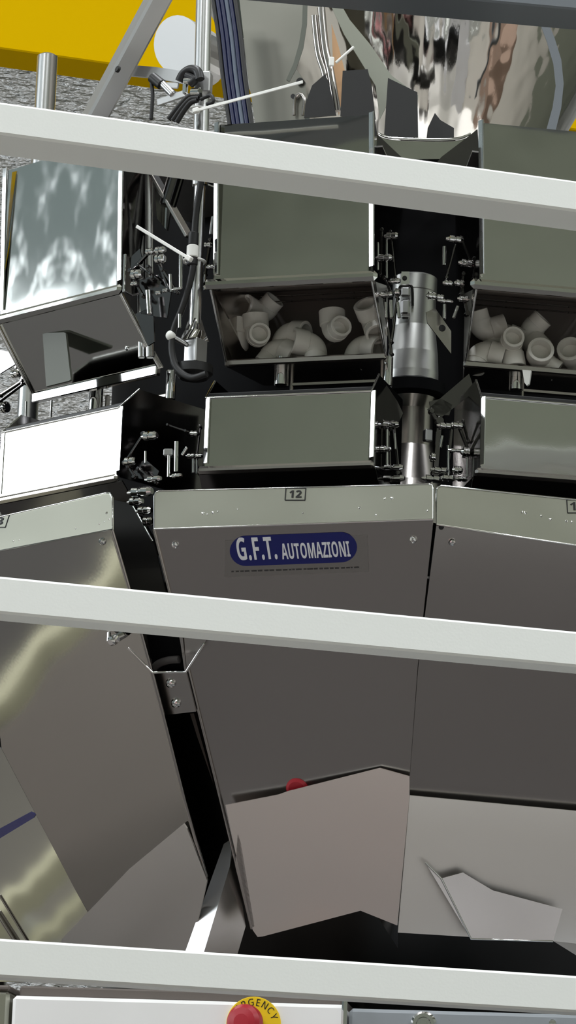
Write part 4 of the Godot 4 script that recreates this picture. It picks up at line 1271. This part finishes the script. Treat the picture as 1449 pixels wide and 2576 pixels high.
# ---------------------------------------------------------------- control cabinet under the chutes
func cabinet():
	var n := Vector3(sin(deg_to_rad(-6)), 0, cos(deg_to_rad(-6)))
	var pl := Plane(n, Vector3(0, 0, -3.62))
	var side := Vector3(n.z, 0, -n.x)
	var bs := Basis(side, Vector3.UP, n)
	var a := on(pl, 32, 2499)
	var e := on(pl, 868, 2532)
	var top := (a.y + e.y) / 2.0
	var w := (e - a).dot(side)
	var mid := (a + e) / 2.0
	var t := thing("control_cabinet", "pale control cabinet with a red emergency stop button under the lowest rail", "cabinet", Vector3(mid.x, 0.9, mid.z))
	var b := Build.new()
	b.box(Vector3(mid.x, (top + 0.9) / 2.0, mid.z) - n * 0.16, bs, Vector3(w, top - 0.9, 0.32), 0.004)
	part("body", b, M.cabinet_glare, t)
	b = Build.new()
	b.box(Vector3(mid.x, top + 0.006, mid.z) - n * 0.165, bs, Vector3(w - 0.01, 0.012, 0.30), 0.002)
	part("lid", b, M.lid_grey, t)
	var q := Plane(n, pl.d + 0.001)
	var c := on(q, 638, 2577)
	b = Build.new()
	b.lathe(c, n, [Vector2(0.0305, -0.001), Vector2(0.0305, 0.0012), Vector2(0.030, 0.0016), Vector2(0, 0.0016)], 40)
	var disc := part("emergency_disc", b, M.yellow_plastic, t, "round yellow plate lettered EMERGENCY")
	var f := SystemFont.new()
	f.font_names = PackedStringArray(["Droid Sans"]); f.font_weight = 500
	var word := "EMERGENCY"
	for i in 9:
		var g := deg_to_rad(118.0 - 19.2 * (i - 3.0))
		var dir := side * cos(g) + Vector3.UP * sin(g)
		var tx := TextMesh.new()
		tx.text = word[i]; tx.font = f; tx.font_size = 64; tx.pixel_size = 0.0076 / 46.0; tx.depth = 0.0004
		var o := MeshInstance3D.new()
		o.mesh = tx; o.material_override = M.ink
		o.transform = Transform3D(bs * Basis(Vector3(0, 0, 1), g - PI / 2.0), c + n * 0.0018 + dir * 0.0243 - t.position)
		o.name = "disc_letter" if i == 0 else "disc_letter_%03d" % i
		disc.add_child(o, true)
	var nb := (n + Vector3(-0.35, 0.0, 0)).normalized()
	b = Build.new()
	b.lathe(c, nb, [Vector2(0.012, 0), Vector2(0.012, 0.014), Vector2(0.0195, 0.017), Vector2(0.0205, 0.022), Vector2(0.0200, 0.028), Vector2(0.016, 0.032), Vector2(0.009, 0.0336), Vector2(0, 0.034)], 36)
	part("emergency_button", b, M.red_plastic, t, "red mushroom button")
	b = Build.new()
	b.box(on(q, 866, 2570), bs, Vector3(0.006, 0.09, 0.006), 0.002)
	part("edge_strip", b, M.chrome, t)
	# second cabinet to the right, set back, with a lock
	var p2 := Plane(n, Vector3(0, 0, -3.64))
	a = on(p2, 878, 2536)
	e = on(p2, 1700, 2572)
	mid = (a + e) / 2.0
	w = (e - a).dot(side)
	t = thing("side_cabinet", "blue-grey steel cabinet with a round lock at the lower right", "cabinet", Vector3(mid.x, 0.9, mid.z))
	b = Build.new()
	b.box(Vector3(mid.x, (a.y + 0.9) / 2.0, mid.z) - n * 0.15, bs, Vector3(w, a.y - 0.9, 0.30), 0.004)
	part("body", b, M.cabinet_blue, t)
	c = on(p2, 1066, 2578)
	b = Build.new()
	b.lathe(c, n, [Vector2(0.0145, -0.001), Vector2(0.0145, 0.004), Vector2(0.012, 0.007), Vector2(0.0085, 0.007), Vector2(0.0075, 0.004), Vector2(0.0045, 0.004), Vector2(0.004, 0.008), Vector2(0, 0.008)], 28)
	part("lock", b, M.chrome, t)
	b = Build.new()
	b.lathe(on(p2, 1390, 2574), n, [Vector2(0.004, -0.001), Vector2(0.004, 0.003), Vector2(0, 0.004)], 12)
	part("rivet", b, M.chrome, t)
	# neighbour at the left edge
	var p4 := Plane(n, Vector3(0, 0, -3.63))
	a = on(p4, -1100, 2452)
	e = on(p4, 24, 2492)
	mid = (a + e) / 2.0
	w = (e - a).dot(side)
	b = Build.new()
	b.box(Vector3(mid.x, (e.y + 0.9) / 2.0, mid.z) - n * 0.15, bs, Vector3(w, e.y - 0.9, 0.30), 0.004)
	t = thing("end_cabinet", "narrow steel cabinet end at the lower left corner, beyond a dark gap", "cabinet", Vector3(mid.x, 0.9, mid.z))
	part("body", b, M.band_steel, t)
	b = Build.new()
	b.box(Vector3(mid.x, e.y + 0.003, mid.z) - n * 0.15, bs, Vector3(w, 0.006, 0.30), 0.002)
	part("lid", b, M.lid_grey, t)
